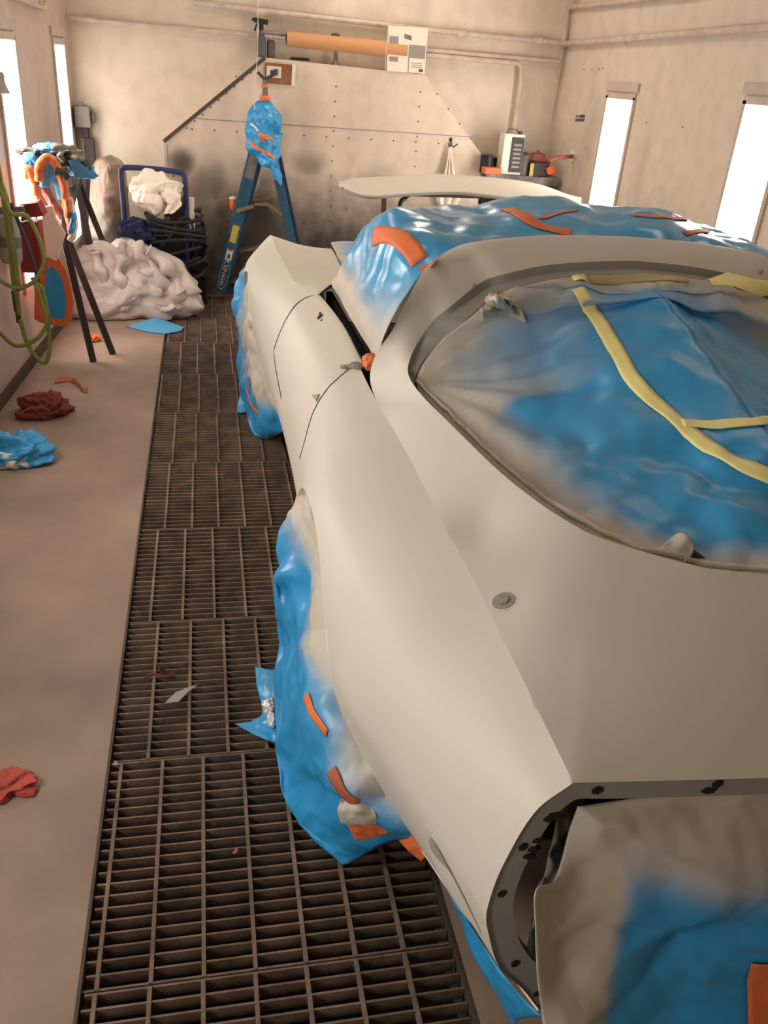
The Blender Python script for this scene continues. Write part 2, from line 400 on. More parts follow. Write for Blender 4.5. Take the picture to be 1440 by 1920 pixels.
# ------------------------------------------------------------------ room shell
GX0, GX1 = -.277, .475
PY0, PL = 0, .61
seam1 = Z(146, 1863).y          # first panel seam
def struct(o): o['kind'] = 'structure'; return o
YB = -1.6
fl = MB()
def plate(x0a, x0b, x1, z=0):   # floor slab, left edge may slant
    pass
fl.box((wlx(YB)-.2, YB, -.12), (GX0, BW+.2, 0)); fl.box((GX1, YB, -.12), (RW+.2, BW+.2, 0)); fl.box((GX0, BW-.2, -.12), (GX1, BW+.2, 0))
struct(fl.build('floor', M['concrete']))
pit = MB()
pit.box((GX0-.02, YB, -.75), (GX0, BW-.2, -.121)); pit.box((GX1, YB, -.75), (GX1+.02, BW-.2, -.121)); pit.box((GX0-.02, YB, -.78), (GX1+.02, BW-.2, -.75))
pit.box((GX0, BW-.22, -.75), (GX1, BW-.2, -.121)); pit.box((GX0, YB-.02, -.75), (GX1, YB, -.0))
struct(pit.build('floor_pit', M['pit'])); 
tr = MB(); tr.box((GX0-.001, YB, -.05), (GX0+.006, BW-.2, .002)); tr.box((GX1-.006, YB, -.05), (GX1+.001, BW-.2, .002))
tr.box((GX0, YB, -.056), (GX0+.022, BW-.2, -.05)); tr.box((GX1-.022, YB, -.056), (GX1, BW-.2, -.05))
struct(tr.build('trim_1', M['frame']))
H = 3.0
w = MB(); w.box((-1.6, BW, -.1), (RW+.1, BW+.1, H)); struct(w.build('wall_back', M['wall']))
w = MB(); w.box((RW, YB, -.1), (RW+.1, BW, H)); struct(w.build('wall_right', M['wall_r']))
a0, a1 = wlx(YB), wlx(BW+.05)
struct(obj('wall_left', [(a0, YB, -.1), (a1, BW+.05, -.1), (a1, BW+.05, H), (a0, YB, H), (a0-.1, YB, -.1), (a1-.1, BW+.05, -.1), (a1-.1, BW+.05, H), (a0-.1, YB, H)],
    [(0,1,2,3), (7,6,5,4), (0,4,5,1), (3,2,6,7), (0,3,7,4), (1,5,6,2)], M['wall_l']))
w = MB(); w.box((-1.7, YB-.1, -.1), (RW+.1, YB, H)); struct(w.build('wall_front', M['ceil']))
w = MB(); w.box((-1.7, YB, H-.02), (RW+.1, BW+.1, H+.1)); struct(w.build('ceiling', M['ceil']))
b0, b1 = wlx(YB), wlx(BW)
bb = [(b0, YB), (b1, BW), (b1+.022, BW), (b0+.022, YB)]
struct(obj('baseboard_left', [(x, y, z) for z in (0, .05) for x, y in bb], [(0,1,2,3), (7,6,5,4), (0,4,5,1), (1,5,6,2), (2,6,7,3), (3,7,4,0)], M['frame']))

# grating panels
gx0s = {0: (177, 1871), 1: (283, 1830), 2: (297, 1162), 3: (282, 1151), 4: (310, 976), 5: (323.6, 861), 6: (334.7, 769.7), 7: (336, 696), 8: (345.8, 640.5), 9: (341.7, 596)}
names = ['nearest the camera at the bottom edge', 'second from the bottom edge, in front of the car tail', 'third from the near end, under the torn blue film', 'fourth from the near end', 'fifth from the near end, beside the rear wheel arch',
         'sixth from the near end, beside the door', 'seventh from the near end, level with the red rag', 'eighth from the near end, level with the orange tape curl', 'ninth from the near end, in front of the stand feet', 'tenth from the near end, touching the blue paper', 'second from the far end, beside the white plastic heap', 'farthest one, under the ladder foot']
for k in range(12):
    y0 = seam1 + (k-1)*PL; y1 = min(y0 + PL, BW-.2)
    if y1-y0 < .1: continue
    t = thing('grating_panel', 'rusty steel grating panel, ' + names[k], 'grating', ((GX0+GX1)/2, (y0+y1)/2, -.034), 'floor grating panels over the pit')
    x0 = Z(*gx0s[k]).x if k in gx0s else GX0 + random.uniform(.02, .1)
    b = MB(); n = 20; c = MB()
    for i in range(n+1):
        y = y0 + .004 + (PL-.008)*i/n
        if y > y1: break
        jx = random.uniform(-.003, .003)
        b.box((GX0+.01+jx, y-.0022, -.034), (GX1-.01+jx, y+.0022, -.003))
    while x0 - .1016 > GX0+.015: x0 -= .1016
    x = x0
    while x < GX1-.015:
        c.box((x-.0042, y0+.003, -.016), (x+.0042, y1-.003, -.001)); x += .1016
    b.build('bearing_bars', M['grate'], t); c.build('cross_rods', M['grate'], t)

# wall lamps : tall narrow diffusers let into the walls
def wall_lamp(P, n, up_h, label, z0=.42, glow='lampglow'):
    """P = (near edge, far edge) xy of the diffuser; n inward normal"""
    (xa, ya), (xb, yb) = P; n = Vector(n).normalized(); a = Vector((xa, ya, 0)); b = Vector((xb, yb, 0)); d = (b-a).normalized()
    t = thing('wall_lamp', label, 'lamp', ((a+b)/2 + Vector((0, 0, z0))))
    g = MB(); q = [a+n*.004, b+n*.004]
    vs = [q[0]+Vector((0,0,z0)), q[1]+Vector((0,0,z0)), q[1]+Vector((0,0,up_h)), q[0]+Vector((0,0,up_h))]
    vs2 = [v - n*.003 for v in vs]
    g.add(vs+vs2, [(0,1,2,3), (7,6,5,4), (0,4,5,1), (1,5,6,2), (2,6,7,3), (3,7,4,0)]).build('diffuser', M[glow], t)
    f = MB(); e = .03
    for p0, p1 in ((a-d*e/2, a-d*e/2), (b+d*e/2, b+d*e/2)):
        f.bar(p0+n*.006+Vector((0, 0, z0-.03)), p1+n*.006+Vector((0, 0, up_h+.02)), .028, .014, up=n)
    for z in (z0-.018, up_h+.022): f.bar(a-d*e+n*.006+Vector((0,0,z)), b+d*e+n*.006+Vector((0,0,z)), .014, .036)
    f.bar(a-d*.05+n*.008+Vector((0,0,up_h+.075)), b+d*.05+n*.008+Vector((0,0,up_h+.075)), .016, .05)
    f.build('frame', M['lampframe'], t)
nl = (1, -.06, 0)
def lw(px, py): p = WL(px, py); return (p.x, p.y)
wall_lamp((lw(98, 83), lw(117, 86)), nl, 1.61, 'tall narrow glowing wall lamp in the far left corner', glow='lampdim')
p = lw(22, 70); yy = p[1]; wall_lamp(((wlx(yy-.36), yy-.36), (wlx(yy), yy)), nl, 1.61, 'tall glowing wall lamp above the green hose on the left wall')
for y_ in (3.1, 1.5, -.1): wall_lamp(((wlx(y_-.3), y_-.3), (wlx(y_+.02), y_+.02)), nl, 1.61, 'tall glowing left wall lamp added out of view, %s' % {3.1: 'nearest the photo edge', 1.5: 'level with the car tail', -.1: 'behind the camera'}[y_], .7)  # unseen lamps, added with raised feet to light the car side from higher up
pr0, pr1 = X(1190, 185, RW), X(1142, 185, RW)
wall_lamp(((RW, pr0.y), (RW, pr1.y)), (-1, 0, 0), pr1.z, 'tall narrow glowing wall lamp on the right wall, nearer the corner shelf')
pr1 = X(1402, 197, RW)
wall_lamp(((RW, pr1.y-.34), (RW, pr1.y)), (-1, 0, 0), pr1.z, 'tall glowing wall lamp cut by the right edge of the photo')

# ------------------------------------------------------------------ duct cover on the back wall
DY = BW-.16
dc = thing('duct_cover', 'riveted sheet metal duct cover with sloping shoulders on the back wall', 'panel', (.9, DY, 0))
out = [(-.27, 0), (-.27, Y(310, 265, DY).z), (Y(497, 108, DY).x, Y(497, 108, DY).z), (Y(795, 140, DY).x, Y(795, 140, DY).z), (Y(905, 292, DY).x, Y(905, 292, DY).z), (Y(905, 292, DY).x+.02, 0)]
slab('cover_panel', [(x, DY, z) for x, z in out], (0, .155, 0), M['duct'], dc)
tz = out[2][1]
fl_ = MB(); fl_.bar((out[1][0], DY-.004, out[1][1]), (out[2][0], DY-.004, out[2][1]), .012, .022); fl_.build('edge_flange', M['frame'], dc)
sm = MB(); zs = Y(640, 240, DY).z; sm.box((-.05, DY-.003, zs-.004), (2.0, DY, zs+.001)); sm.box((out[1][0]+.02, DY-.002, .02), (out[1][0]+.024, DY, out[1][1]-.02))
sm.build('panel_seam', M['grey'], dc)
pts = [(x, 256+.058*(x-600)) for x in range(360, 860, 42)] + [(630+(-1.5*k), 162+28*k) for k in range(10)] + [(788-2*k, 172+28*k) for k in range(6)] + [(443+0*k, 143+0) for k in range(1)]
pts += [(350+x*15, 240-x*13) for x in range(9)] + [(820+x*21, 176+x*28) for x in range(5)] + [(325, 330+30*k) for k in range(5)]
pts += [(405, 370), (440, 395), (468, 410), (600, 400), (620, 388), (650, 392), (420, 478)]
rv0 = None
for q in pts:
    c = Y(q[0], q[1], DY) - dc.location
    if rv0 is None:
        rv0 = MB().lathe((0, 0, 0), [(.0065, 0), (.005, .003)], 8, axis=(0, -1, 0)).build('rivet', M['grey2']); rv0.parent = dc; r_o = rv0
    else: r_o = rv0.copy(); COL.objects.link(r_o)
    r_o.location = c

# ------------------------------------------------------------------ pipes on the walls
def pipe(label, pts, r, parts=()):
    t = thing('wall_pipe', label, 'pipe', pts[0], None)
    mb = MB(); mb.tube(pts, r, 12); mb.build('tube', M['pipe'], t, True)
    for p in parts:
        c = MB(); c.lathe(Vector(p)-Vector((r*2.2, 0, 0)), [(r*1.05, 0), (r*1.35, .004), (r*1.35, r*4), (r*1.05, r*4.4)], 12, axis=(1, 0, 0))
        c.build('coupling', M['pipe'], t, True)
    return t
PYW = BW-.035
pipe('upper painted pipe running along the whole back wall', [Y(360, 5, PYW), Y(850, 62, PYW), Y(1062, 82, PYW)], .017, [Y(490, 22, PYW), Y(865, 64, PYW), Y(1008, 76, PYW)])
pipe('lower painted pipe from the left corner along the back wall', [Y(131, 33, PYW), Y(490, 68, PYW), Y(1050, 116, PYW)], .015, [Y(500, 69, PYW)])
pipe('white drop pipe bending down behind the corner shelf', [Y(800, 104, PYW-.02), Y(950, 117, PYW-.02), Y(972, 119, PYW-.02), Y(977, 125, PYW-.02), Y(977, 150, PYW-.02), Y(962, 262, PYW-.02)], .016)
XR = RW-.035
e0 = Y(1066, 30, PYW); 
pipe('vertical painted pipe in the right corner ending above the shelf', [X(1078, 6, XR), X(1066, 14, XR), X(1060, 60, XR), X(1030, 246, XR)], .021)
pipe('painted pipe along the top of the right wall', [X(1058, 82, XR), X(1174, 72, XR), X(1440, 50, XR), X(1700, 28, XR)], .019)
pipe('short painted branch pipe at the top of the right wall', [X(1066, 14, XR), X(1180, 1, XR), X(1300, -12, XR)], .017)
pipe('short bent pipe stub at the top of the left wall', [WL(25, -6, .03), WL(60, 8, .03), WL(82, 16, .03), WL(86, 2, .03)], .012)

# electrical box in the left corner
eb = thing('electrical_box', 'grey electrical switch box with conduit in the far left corner', 'electrical box', Y(158, 330, BW-.06))
b = MB(); q0 = Y(141, 238, BW-.1); q1 = Y(168, 200, BW-.1)
b.box((q0.x, BW-.12, q0.z), (q1.x, BW-.001, q1.z)); b.build('housing', M['greybox'], eb, bevel=.008)
b = MB(); b.box((q0.x+.03, BW-.10, q1.z-.001), (q0.x+.06, BW-.05, q1.z+.025)); b.build('cable_gland', M['greybox'], eb); b = MB(); b.lathe((q1.x, BW-.06, (q0.z+q1.z)/2), [(.03, 0), (.045, .01), (.03, .03), (.012, .035)], 6, axis=(1, 0, 0)); b.build('switch_knob', M['greybox'], eb)
b = MB(); b.box((q0.x+.03, BW-.07, q0.z-.07), (q0.x+.08, BW-.001, q0.z)); b.box((q0.x+.045, BW-.08, q0.z-.3), (q0.x+.11, BW-.001, q0.z-.07)); b.box((q0.x+.03, BW-.05, q0.z-.9), (q0.x+.075, BW-.001, q0.z-.3)); b.build('conduit', M['leg'], eb, bevel=.004)

# ------------------------------------------------------------------ ledge objects on top of the duct cover
LZ = out[2][1]
# cardboard tube on a rod
rd = thing('rod_holder', 'grey metal rod with round end mounted above the duct ledge', 'rod', Y(500, 62, DY+.02))
b = MB(); b.cyl(Y(490, 60, DY+.02), Y(793, 93, DY+.02), .013); b.build('rod', M['alu'], rd, True)
b = MB(); b.lathe(Y(788, 93, DY+.02), [(.02, 0), (.024, .01), (.024, .03), (.018, .034)], 16, axis=(1, 0, 0)); b.build('end_cap', M['black'], rd, True)
b = MB(); b.bar(Y(496, 60, DY+.02), Y(496, 60, DY+.02)+Vector((0, .13, 0)), .02, .02); b.build('bracket', M['alu'], rd); b = MB(); b.bar(Y(788, 93, DY+.02), Y(788, 93, DY+.02)+Vector((0, .13, 0)), .02, .02); b.build('bracket', M['alu'], rd)
tb = thing('cardboard_tube', 'long brown cardboard roll hung on the rod above the duct', 'tube', Y(650, 84, DY+.02))
b = MB(); b.cyl(Y(537, 73, DY+.02), Y(762, 95, DY+.02), .047, 32); o = b.build('tube_wall', M['cardboard'], tb, True)
b = MB(); b.cyl(Y(536, 73, DY+.02), Y(536.5, 73, DY+.02), .036, 24); b.build('dark_bore', M['dark'], tb, True)
# carton
def carton(c0, c1, c2, c3): pass
cp = [Y(*q, DY-.012) for q in ((725, 133), (796, 138), (803, 53), (729, 48))]
ct = thing('white_carton', 'white printed carton standing on the duct ledge right of the cardboard roll', 'box', cp[0])
for p in cp[:2]: p.z = max(p.z, LZ-.02)
slab('box_body', cp, (0, .01, 0), M['carton'], ct)
ux = (cp[1]-cp[0]).normalized(); uz = (cp[3]-cp[0]).normalized(); wx = (cp[1]-cp[0]).length; wz = (cp[3]-cp[0]).length
def lab(name, u0, v0, u1, v1, m, par, o0=cp[0], ex=ux, ez=uz, W_=wx, H_=wz, th=.0012):
    P = [o0+ex*u*W_+ez*v*H_-Vector((0, .0005, 0)) for u, v in ((u0, v0), (u1, v0), (u1, v1), (u0, v1))]
    return slab(name, P, (0, -th, 0), m, par)
bar = MB()
for k in range(9):
    u = .42+.022*k; P0 = cp[0]+ux*u*wx+uz*(.75-.004*k)*wz+Vector((0, -.002, 0)); bar.bar(P0, P0+uz*.1*wz, .0025+.002*(k % 2), .001, up=(0, 1, 0))
bar.build('barcode', M['grey2'], ct)
lab('printed_panel', .03, .62, .27, .78, M['grey'], ct); lab('printed_panel', .55, .33, .98, .62, M['grey'], ct); lab('printed_panel', .05, .22, .28, .33, M['grey'], ct)
lab('red_logo_patch', .84, .03, .95, .09, M['red'], ct)
for k in range(3): lab('print_line', .62, .12+.045*k, .92, .135+.045*k, M['grey'], ct)
b = MB(); b.bar(cp[0]+ux*.56*wx+Vector((0, -.001, 0)), cp[0]+ux*.56*wx+uz*.35*wz+Vector((0, -.001, 0)), .004, .002, up=(0, 1, 0)); b.build('flap_edge', M['grey2'], ct)
# spray bottle + brushes
sb = thing('spray_bottle', 'black trigger spray head on a bottle at the left end of the duct ledge', 'bottle', Y(490, 107, DY+.04))
c = Y(490, 107, DY+.04); c.z = LZ
top = Y(490, 45, DY+.04)
b = MB(); b.lathe(c, [(.03, 0), (.032, .01), (.032, .1), (.014, .15), (.013, top.z-c.z-.02)], 18); b.build('bottle_body', M['grey2'], sb, True)
b = MB(); b.bar(top+Vector((-.05, 0, .022)), top+Vector((.045, 0, .012)), .03, .03); b.bar(top+Vector((0, 0, -.04)), top+Vector((0, 0, .02)), .03, .028, up=(0, 1, 0)); b.bar(top+Vector((-.03, 0, 0)), top+Vector((-.045, 0, -.045)), .012, .01, up=(0, 1, 0)); b.bar(top+Vector((-.065, 0, .022)), top+Vector((-.05, 0, .022)), .018, .016); b.build('trigger_head', M['black'], sb, bevel=.003)
cb = thing('can', 'small dark can beside the spray bottle on the duct ledge', 'can', (Y(505, 107, DY+.05).x, DY+.05, LZ))
b = MB(); b.lathe((Y(505, 107, DY+.05).x+.01, DY+.06, LZ), [(.028, 0), (.029, .003), (.028, .1), (.02, .11)], 18); b.build('can_body', M['grey2'], cb, True)
fu = thing('funnel', 'small grey funnel standing under the cardboard roll on the duct ledge', 'funnel', (Y(631, 110, DY+.05).x, DY+.05, LZ-.03))
c = Vector((Y(629, 118, DY+.05).x, DY+.05, LZ-.03)); b = MB(); b.lathe(c, [(.045, 0), (.042, .01), (.016, .05), (.013, .16), (.011, .17)], 18); b.build('cone', M['alu'], fu, True)
b = MB(); b.lathe(Y(629, 66, DY+.06)-Vector((0, 0, .02)), [(.008, 0), (.03, .01), (.03, .025), (.01, .035)], 14); b.build('knob', M['grey2'], fu, True)
w_ = thing('marker_pen', 'black marker lying on the duct ledge under the cardboard roll', 'pen', Y(565, 113, DY+.04)); b = MB(); a_ = Vector((Y(545, 112, DY+.04).x, DY+.04, LZ+.01)); b.cyl(a_, a_+Vector((.13, .0, -.0)), .009, 12); b.build('pen_body', M['black'], w_, True)
# thermostat board
tp = [Y(*q, DY-.014) for q in ((496, 156), (550, 160), (553, 122), (497, 117))]
th = thing('wall_switch_board', 'brown backing board with a white switch plate on the duct cover', 'switch', tp[0])
slab('backing_board', tp, (0, .013, 0), M['wood'], th)
ux2 = (tp[1]-tp[0]).normalized(); uz2 = (tp[3]-tp[0]).normalized(); w2 = (tp[1]-tp[0]).length; h2 = (tp[3]-tp[0]).length
lab('switch_plate', .06, .3, .56, .85, M['label_w'], th, tp[0], ux2, uz2, w2, h2, .01)
lab('toggle', .3, .42, .44, .72, M['grey2'], th, tp[0]+Vector((0, -.012, 0)), ux2, uz2, w2, h2, .012)
lab('putty_edge', .93, -.02, 1.06, 1.02, M['carton'], th, tp[0], ux2, uz2, w2, h2, .004)

# hook with white cloth
hk = thing('wall_hook', 'black double wall hook on the duct cover', 'hook', Y(845, 265, DY))
b = MB(); b.tube([Y(846, 258, DY-.005), Y(846, 272, DY-.01), Y(850, 276, DY-.03), Y(858, 270, DY-.035)], .005, 8); b.tube([Y(846, 270, DY-.01), Y(843, 276, DY-.02), Y(840, 268, DY-.03)], .004, 8); b.lathe(Y(845, 262, DY), [(.014, 0), (.012, .006)], 10, axis=(0, -1, 0)); b.build('hook_body', M['black'], hk, True)
ctrl = []
for (l, r_, y_) in (((842, 276), (848, 276), .05), ((836, 310), (850, 308), .04), ((826, 345), (857, 340), .04), ((818, 375), (865, 372), .05), ((828, 392), (848, 392), .05)):
    row = []
    for k in range(7):
        f = k/6; q = Y(l[0]+(r_[0]-l[0])*f, l[1]+(r_[1]-l[1])*f, DY-.03-.03*(k % 2)*min(1, (l[1]-270)/60)); row.append((*q, 0))
    ctrl.append(row)
o = drape('white_cloth', ctrl, 50, 40, M['white'], None, amp=.004, scale=9, seed=3, thick=.002)
prop(o, 'white cloth hanging in folds from the hook, behind the grey hood', 'cloth')

# marks on the right wall
wm = thing('wall_marking', 'small dark stencilled marking on the right wall', 'marking', X(1088, 220, RW-.002))
b = MB()
for (x0, x1, y_, h_) in ((1080, 1086, 218, .010), (1087, 1097, 218, .02), (1079, 1096, 225, .018)):
    n_ = 5
    for k in range(n_):
        a_ = X(x0+(x1-x0)*k/n_, y_, RW-.002); c_ = X(x0+(x1-x0)*(k+.75)/n_, y_, RW-.002); b.bar(a_, c_, .002, h_)
b.build('stencil_marks', M['grey2'], wm)
for i, q in enumerate([(1095, 130), (1110, 131), (1123, 129), (1130, 128)]):
    pass
sc = MB()
for q in [(1095, 130), (1110, 131), (1123, 129), (1130, 128), (1099, 278), (1174, 82), (1280, 238), (1212, 230)]:
    sc.lathe(X(*q, RW), [(.006, 0), (.004, .003)], 8, axis=(-1, 0, 0))
sc.build('screw_heads', M['grey2'], wm)

# corner shelf with cans
SZ = Y(1000, 318, BW-.15).z
sy0 = BW-.32
sx0, sx1 = Y(912, 318, sy0).x, RW-.02
SZ = Y(980, 330, sy0).z
sh = thing('wall_shelf', 'stained metal corner shelf on brackets behind the hood', 'shelf', ((sx0+sx1)/2, sy0, SZ-.05))
b = MB(); b.box((sx0, sy0, SZ-.012), (sx1, BW, SZ)); b.box((sx0, sy0-.004, SZ-.06), (sx1, sy0+.006, SZ)); b.build('tray', M['stain'], sh)
b = MB(); 
for x in (sx0+.12, sx1-.12): b.box((x, sy0+.02, SZ-.16), (x+.02, BW, SZ-.06)); b.build('bracket', M['dark'], sh); b = MB()
b.box((sx0, BW-.1, SZ-.24), (sx1, BW, SZ-.2)); b.build('wall_rail', M['dark'], sh)
def can(px, w_, h_, m1, label, name='can', dy=.12, lid=None, cat='can', square=False, parts=None):
    c = Y(px, 318, sy0+dy); c = Vector((c.x, sy0+dy, SZ))
    t = thing(name, label, cat, c)
    b = MB()
    if square: b.box((c.x-w_/2, c.y-w_*.35, c.z), (c.x+w_/2, c.y+w_*.35, c.z+h_))
    else: b.lathe(c, [(w_/2, 0), (w_/2, .004), (w_/2*.98, .006), (w_/2*.98, h_-.006), (w_/2, h_-.004), (w_/2, h_)], 22)
    b.build('can_body', m1, t, not square, bevel=.004 if square else 0)
    return t, c
t, c = can(911, .10, .12, M['black'], 'round black can at the left end of the corner shelf', dy=.1)
b = MB(); b.lathe(c+Vector((0, 0, .12)), [(.045, 0), (.047, .006), (.04, .008)], 20); b.build('lid', M['stain'], t, True)
t, c = can(929, .05, .10, M['black'], 'slim black can behind the orange tray on the shelf', dy=.2)
t, c = can(922, .13, .045, M['orangeplastic'], 'orange plastic tray at the left of the corner shelf', 'plastic_tray', .03, cat='tray', square=True)
t, c = can(953, .16, .28, M['label_w'], 'tall rectangular solvent can with a black label on the shelf', dy=.09, square=True)
b = MB(); b.box((c.x-.02, c.y-.06, c.z+.02), (c.x+.076, c.y-.0575, c.z+.26)); b.build('black_label', M['black'], t)
b = MB()
for k in range(6): b.box((c.x+.0, c.y-.0625, c.z+.05+.03*k), (c.x+.06, c.y-.0605, c.z+.065+.03*k))
b.build('label_print', M['grey'], t)
b = MB(); b.tube([c+Vector((-.05, 0, .28)), c+Vector((-.04, 0, .31)), c+Vector((.03, 0, .31)), c+Vector((.04, 0, .28))], .004, 8); b.lathe(c+Vector((.055, .0, .28)), [(.016, 0), (.016, .02)], 12); b.build('handle', M['grey2'], t, True)
t, c = can(980, .115, .14, M['greybox'], 'round grey quart can with a paint-crusted lid on the shelf', dy=.1)
b = MB(); b.lathe(c+Vector((0, 0, .14)), [(.056, 0), (.06, .006), (.04, .014), (.0, .022)], 18); b.build('lid', M['stain'], t, True)
t, c = can(1007, .15, .1, M['black'], 'black box with a yellow edge and orange rag in it on the shelf', 'open_box', .06, cat='box', square=True)
b = MB(); b.box((c.x-.078, c.y-.056, c.z), (c.x-.05, c.y-.0535, c.z+.09)); b.build('yellow_edge', M['label_y'], t)
o = blob('orange_rag', c+Vector((.09, -.07, .05)), (.04, .02, .028), M['orangeplastic'], None, amp=.6, scale=2, sub=4, seed=3); prop(o, 'crumpled orange rag on the front of the corner shelf', 'rag')
t = thing('grinder_lid', 'dull red round lid resting on the shelf box', 'lid', c+Vector((.0, .03, .1)))
b = MB(); b.lathe(c+Vector((.0, .03, .1)), [(.07, 0), (.085, .012), (.06, .035), (.055, .055), (.02, .065), (.008, .08)], 22); b.build('lid_body', M['copper'], t, True)
t = thing('air_pipe', 'reddish curved air pipe coming out of the right wall beside the shelf', 'pipe', X(1072, 293, RW))
b = MB(); b.tube(smooth_path([X(1073, 293, RW-.01), X(1060, 294, RW-.1), X(1045, 296, RW-.16), X(1030, 303, RW-.22)]), .014, 10); b.build('pipe_body', M['copper'], t, True)
b = MB(); b.lathe(X(1073, 293, RW), [(.04, 0), (.038, .005), (.02, .008)], 16, axis=(-1, 0, 0)); b.build('wall_flange', M['carton'], t, True)
# ------------------------------------------------------------------ the car
CX = 1.12
car = thing('car', 'sports coupe body in pale grey primer, wheels and windows masked with blue film', 'car', (CX, 2.8, 0))
def pchip(xs, ys):
    xs = np.array(xs, float); ys = np.array(ys, float); h = np.diff(xs); d = np.diff(ys)/h; m = np.zeros(len(xs))
    m[0] = d[0]; m[-1] = d[-1]
    for i in range(1, len(xs)-1):
        if d[i-1]*d[i] > 0:
            w1 = 2*h[i]+h[i-1]; w2 = h[i]+2*h[i-1]; m[i] = (w1+w2)/(w1/d[i-1]+w2/d[i])
    def f(x):
        x = min(max(x, xs[0]), xs[-1]); i = min(int(np.searchsorted(xs, x, 'right'))-1, len(xs)-2); i = max(i, 0)
        t = (x-xs[i])/h[i]
        return float(ys[i]*(1+2*t)*(1-t)**2 + h[i]*m[i]*t*(1-t)**2 + ys[i+1]*t*t*(3-2*t) + h[i]*m[i+1]*t*t*(t-1))
    return f
ST = {
 .735: [(.297,.49),(.365,.448),(.412,.411),(.493,.381),(.555,.368),(.61,.372),(.682,.387),(.752,.412),(.795,.455)],
 1.05: [(.24,.41),(.31,.372),(.38,.340),(.46,.311),(.55,.290),(.62,.296),(.70,.325),(.765,.385),(.812,.452)],
 1.24: [(.24,.345),(.30,.315),(.38,.283),(.46,.255),(.55,.234),(.63,.246),(.72,.288),(.778,.355),(.824,.447)],
 1.4:  [(.22,.25),(.30,.240),(.38,.232),(.46,.225),(.55,.220),(.63,.224),(.72,.262),(.782,.34),(.829,.442)],
 1.7:  [(.2,.30),(.3,.27),(.4,.242),(.5,.222),(.58,.214),(.66,.216),(.74,.25),(.796,.33),(.842,.435)],
 2.1:  [(.18,.32),(.28,.29),(.38,.262),(.48,.243),(.57,.235),(.66,.242),(.74,.272),(.808,.335),(.858,.418)],
 2.6:  [(.18,.33),(.27,.30),(.36,.275),(.45,.255),(.54,.245),(.64,.248),(.73,.27),(.81,.32),(.862,.42)],
 3.1:  [(.18,.33),(.27,.30),(.36,.27),(.45,.25),(.54,.24),(.64,.243),(.73,.262),(.80,.305),(.852,.40)],
 3.5:  [(.18,.32),(.28,.28),(.38,.245),(.48,.225),(.57,.215),(.66,.225),(.73,.25),(.785,.298),(.822,.35)],
 4.17: [(.18,.30),(.28,.25),(.38,.215),(.48,.19),(.58,.18),(.67,.185),(.735,.225),(.778,.285),(.815,.338)],
 4.6:  [(.2,.33),(.29,.28),(.38,.235),(.47,.21),(.56,.2),(.64,.205),(.69,.235),(.742,.292),(.79,.345)],
 4.95: [(.26,.42),(.34,.36),(.42,.31),(.49,.28),(.56,.265),(.62,.265),(.66,.285),(.700,.315),(.745,.36)]}
ys_ = sorted(ST)
KZ = [pchip(ys_, [ST[y][k][0] for y in ys_]) for k in range(9)]
KX = [pchip(ys_, [ST[y][k][1] for y in ys_]) for k in range(9)]
ARCH = ((1.70, .30, .46), (4.17, .30, .40))
def zbot(y):
    for yc, zc, r in ARCH:
        if abs(y-yc) < r: return .30 + .40*math.sqrt(max(1-((y-yc)/r)**2, 0))
    return None
def profile(y, n=44):
    kz = [f(y) for f in KZ]; kx = [f(y) for f in KX]
    zb = zbot(y)
    fx = pchip(kz, kx)
    z0 = kz[0] if zb is None else max(zb, kz[0]); z1 = kz[-1]
    out = []
    for i in range(n):
        t = i/(n-1); t = 1-(1-t)**1.35
        z = z0+(z1-z0)*t; out.append(Vector((fx(z), y, z)))
    return out
SY = set(np.arange(.735, 4.951, .025).round(4))
for yc, zc, r in ARCH:
    for k in range(0, 25):
        for s in (-1, 1): SY.add(round(yc + s*r*math.sin(PI/2*k/24)*.9995, 4))
    SY = {y for y in SY if not any(0 < abs(abs(y-yc)-r) < .006 for _ in (0,)) or True}
    for s in (-1, 1): SY.add(round(yc+s*(r+.0015), 4))
SY = sorted(SY)
SY = [y for i, y in enumerate(SY) if i == 0 or y-SY[i-1] > .0008]
PR = [profile(y) for y in SY]
n = 44
# crest / door ledge curve
crest = lambda y: Vector((KX[8](y), y, KZ[8](y)))

# door outline traced, landed on the side surface
side_v = [p for P_ in PR for p in P_]; side_f = [(i*n+j, i*n+j+1, (i+1)*n+j+1, (i+1)*n+j) for i in range(len(PR)-1) for j in range(n-1)]
side_tree = BVHTree.FromPolygons(side_v, side_f)
front_px = [(596,553),(580,555),(564,563),(551,576),(535,601),(521,633),(513,658),(516,684),(522,718),(527,742)]
rear_px = [(640,704),(617,725),(599,750),(585,778),(576,810),(567,844),(563,858)]
def land(px):
    out = []
    for q in px:
        h = side_tree.ray_cast(CAM, ray(*q).normalized())[0]
        if h is not None: out.append(h)
    return out
fp = land(front_px); rp = land(rear_px)
def curve_y(pts, lo, hi):
    pts = sorted(pts, key=lambda p: p.z); zs = []; ys = []
    for p in pts:
        if not zs or p.z > zs[-1]+.008: zs.append(p.z); ys.append(p.y)
    return pchip([lo-.1]+zs+[hi+.1], [ys[0]]+ys+[ys[-1]]) if len(zs) > 1 else (lambda z: ys[0])
fy = curve_y(fp, .17, .9); ry = curve_y(rp, .17, .9)
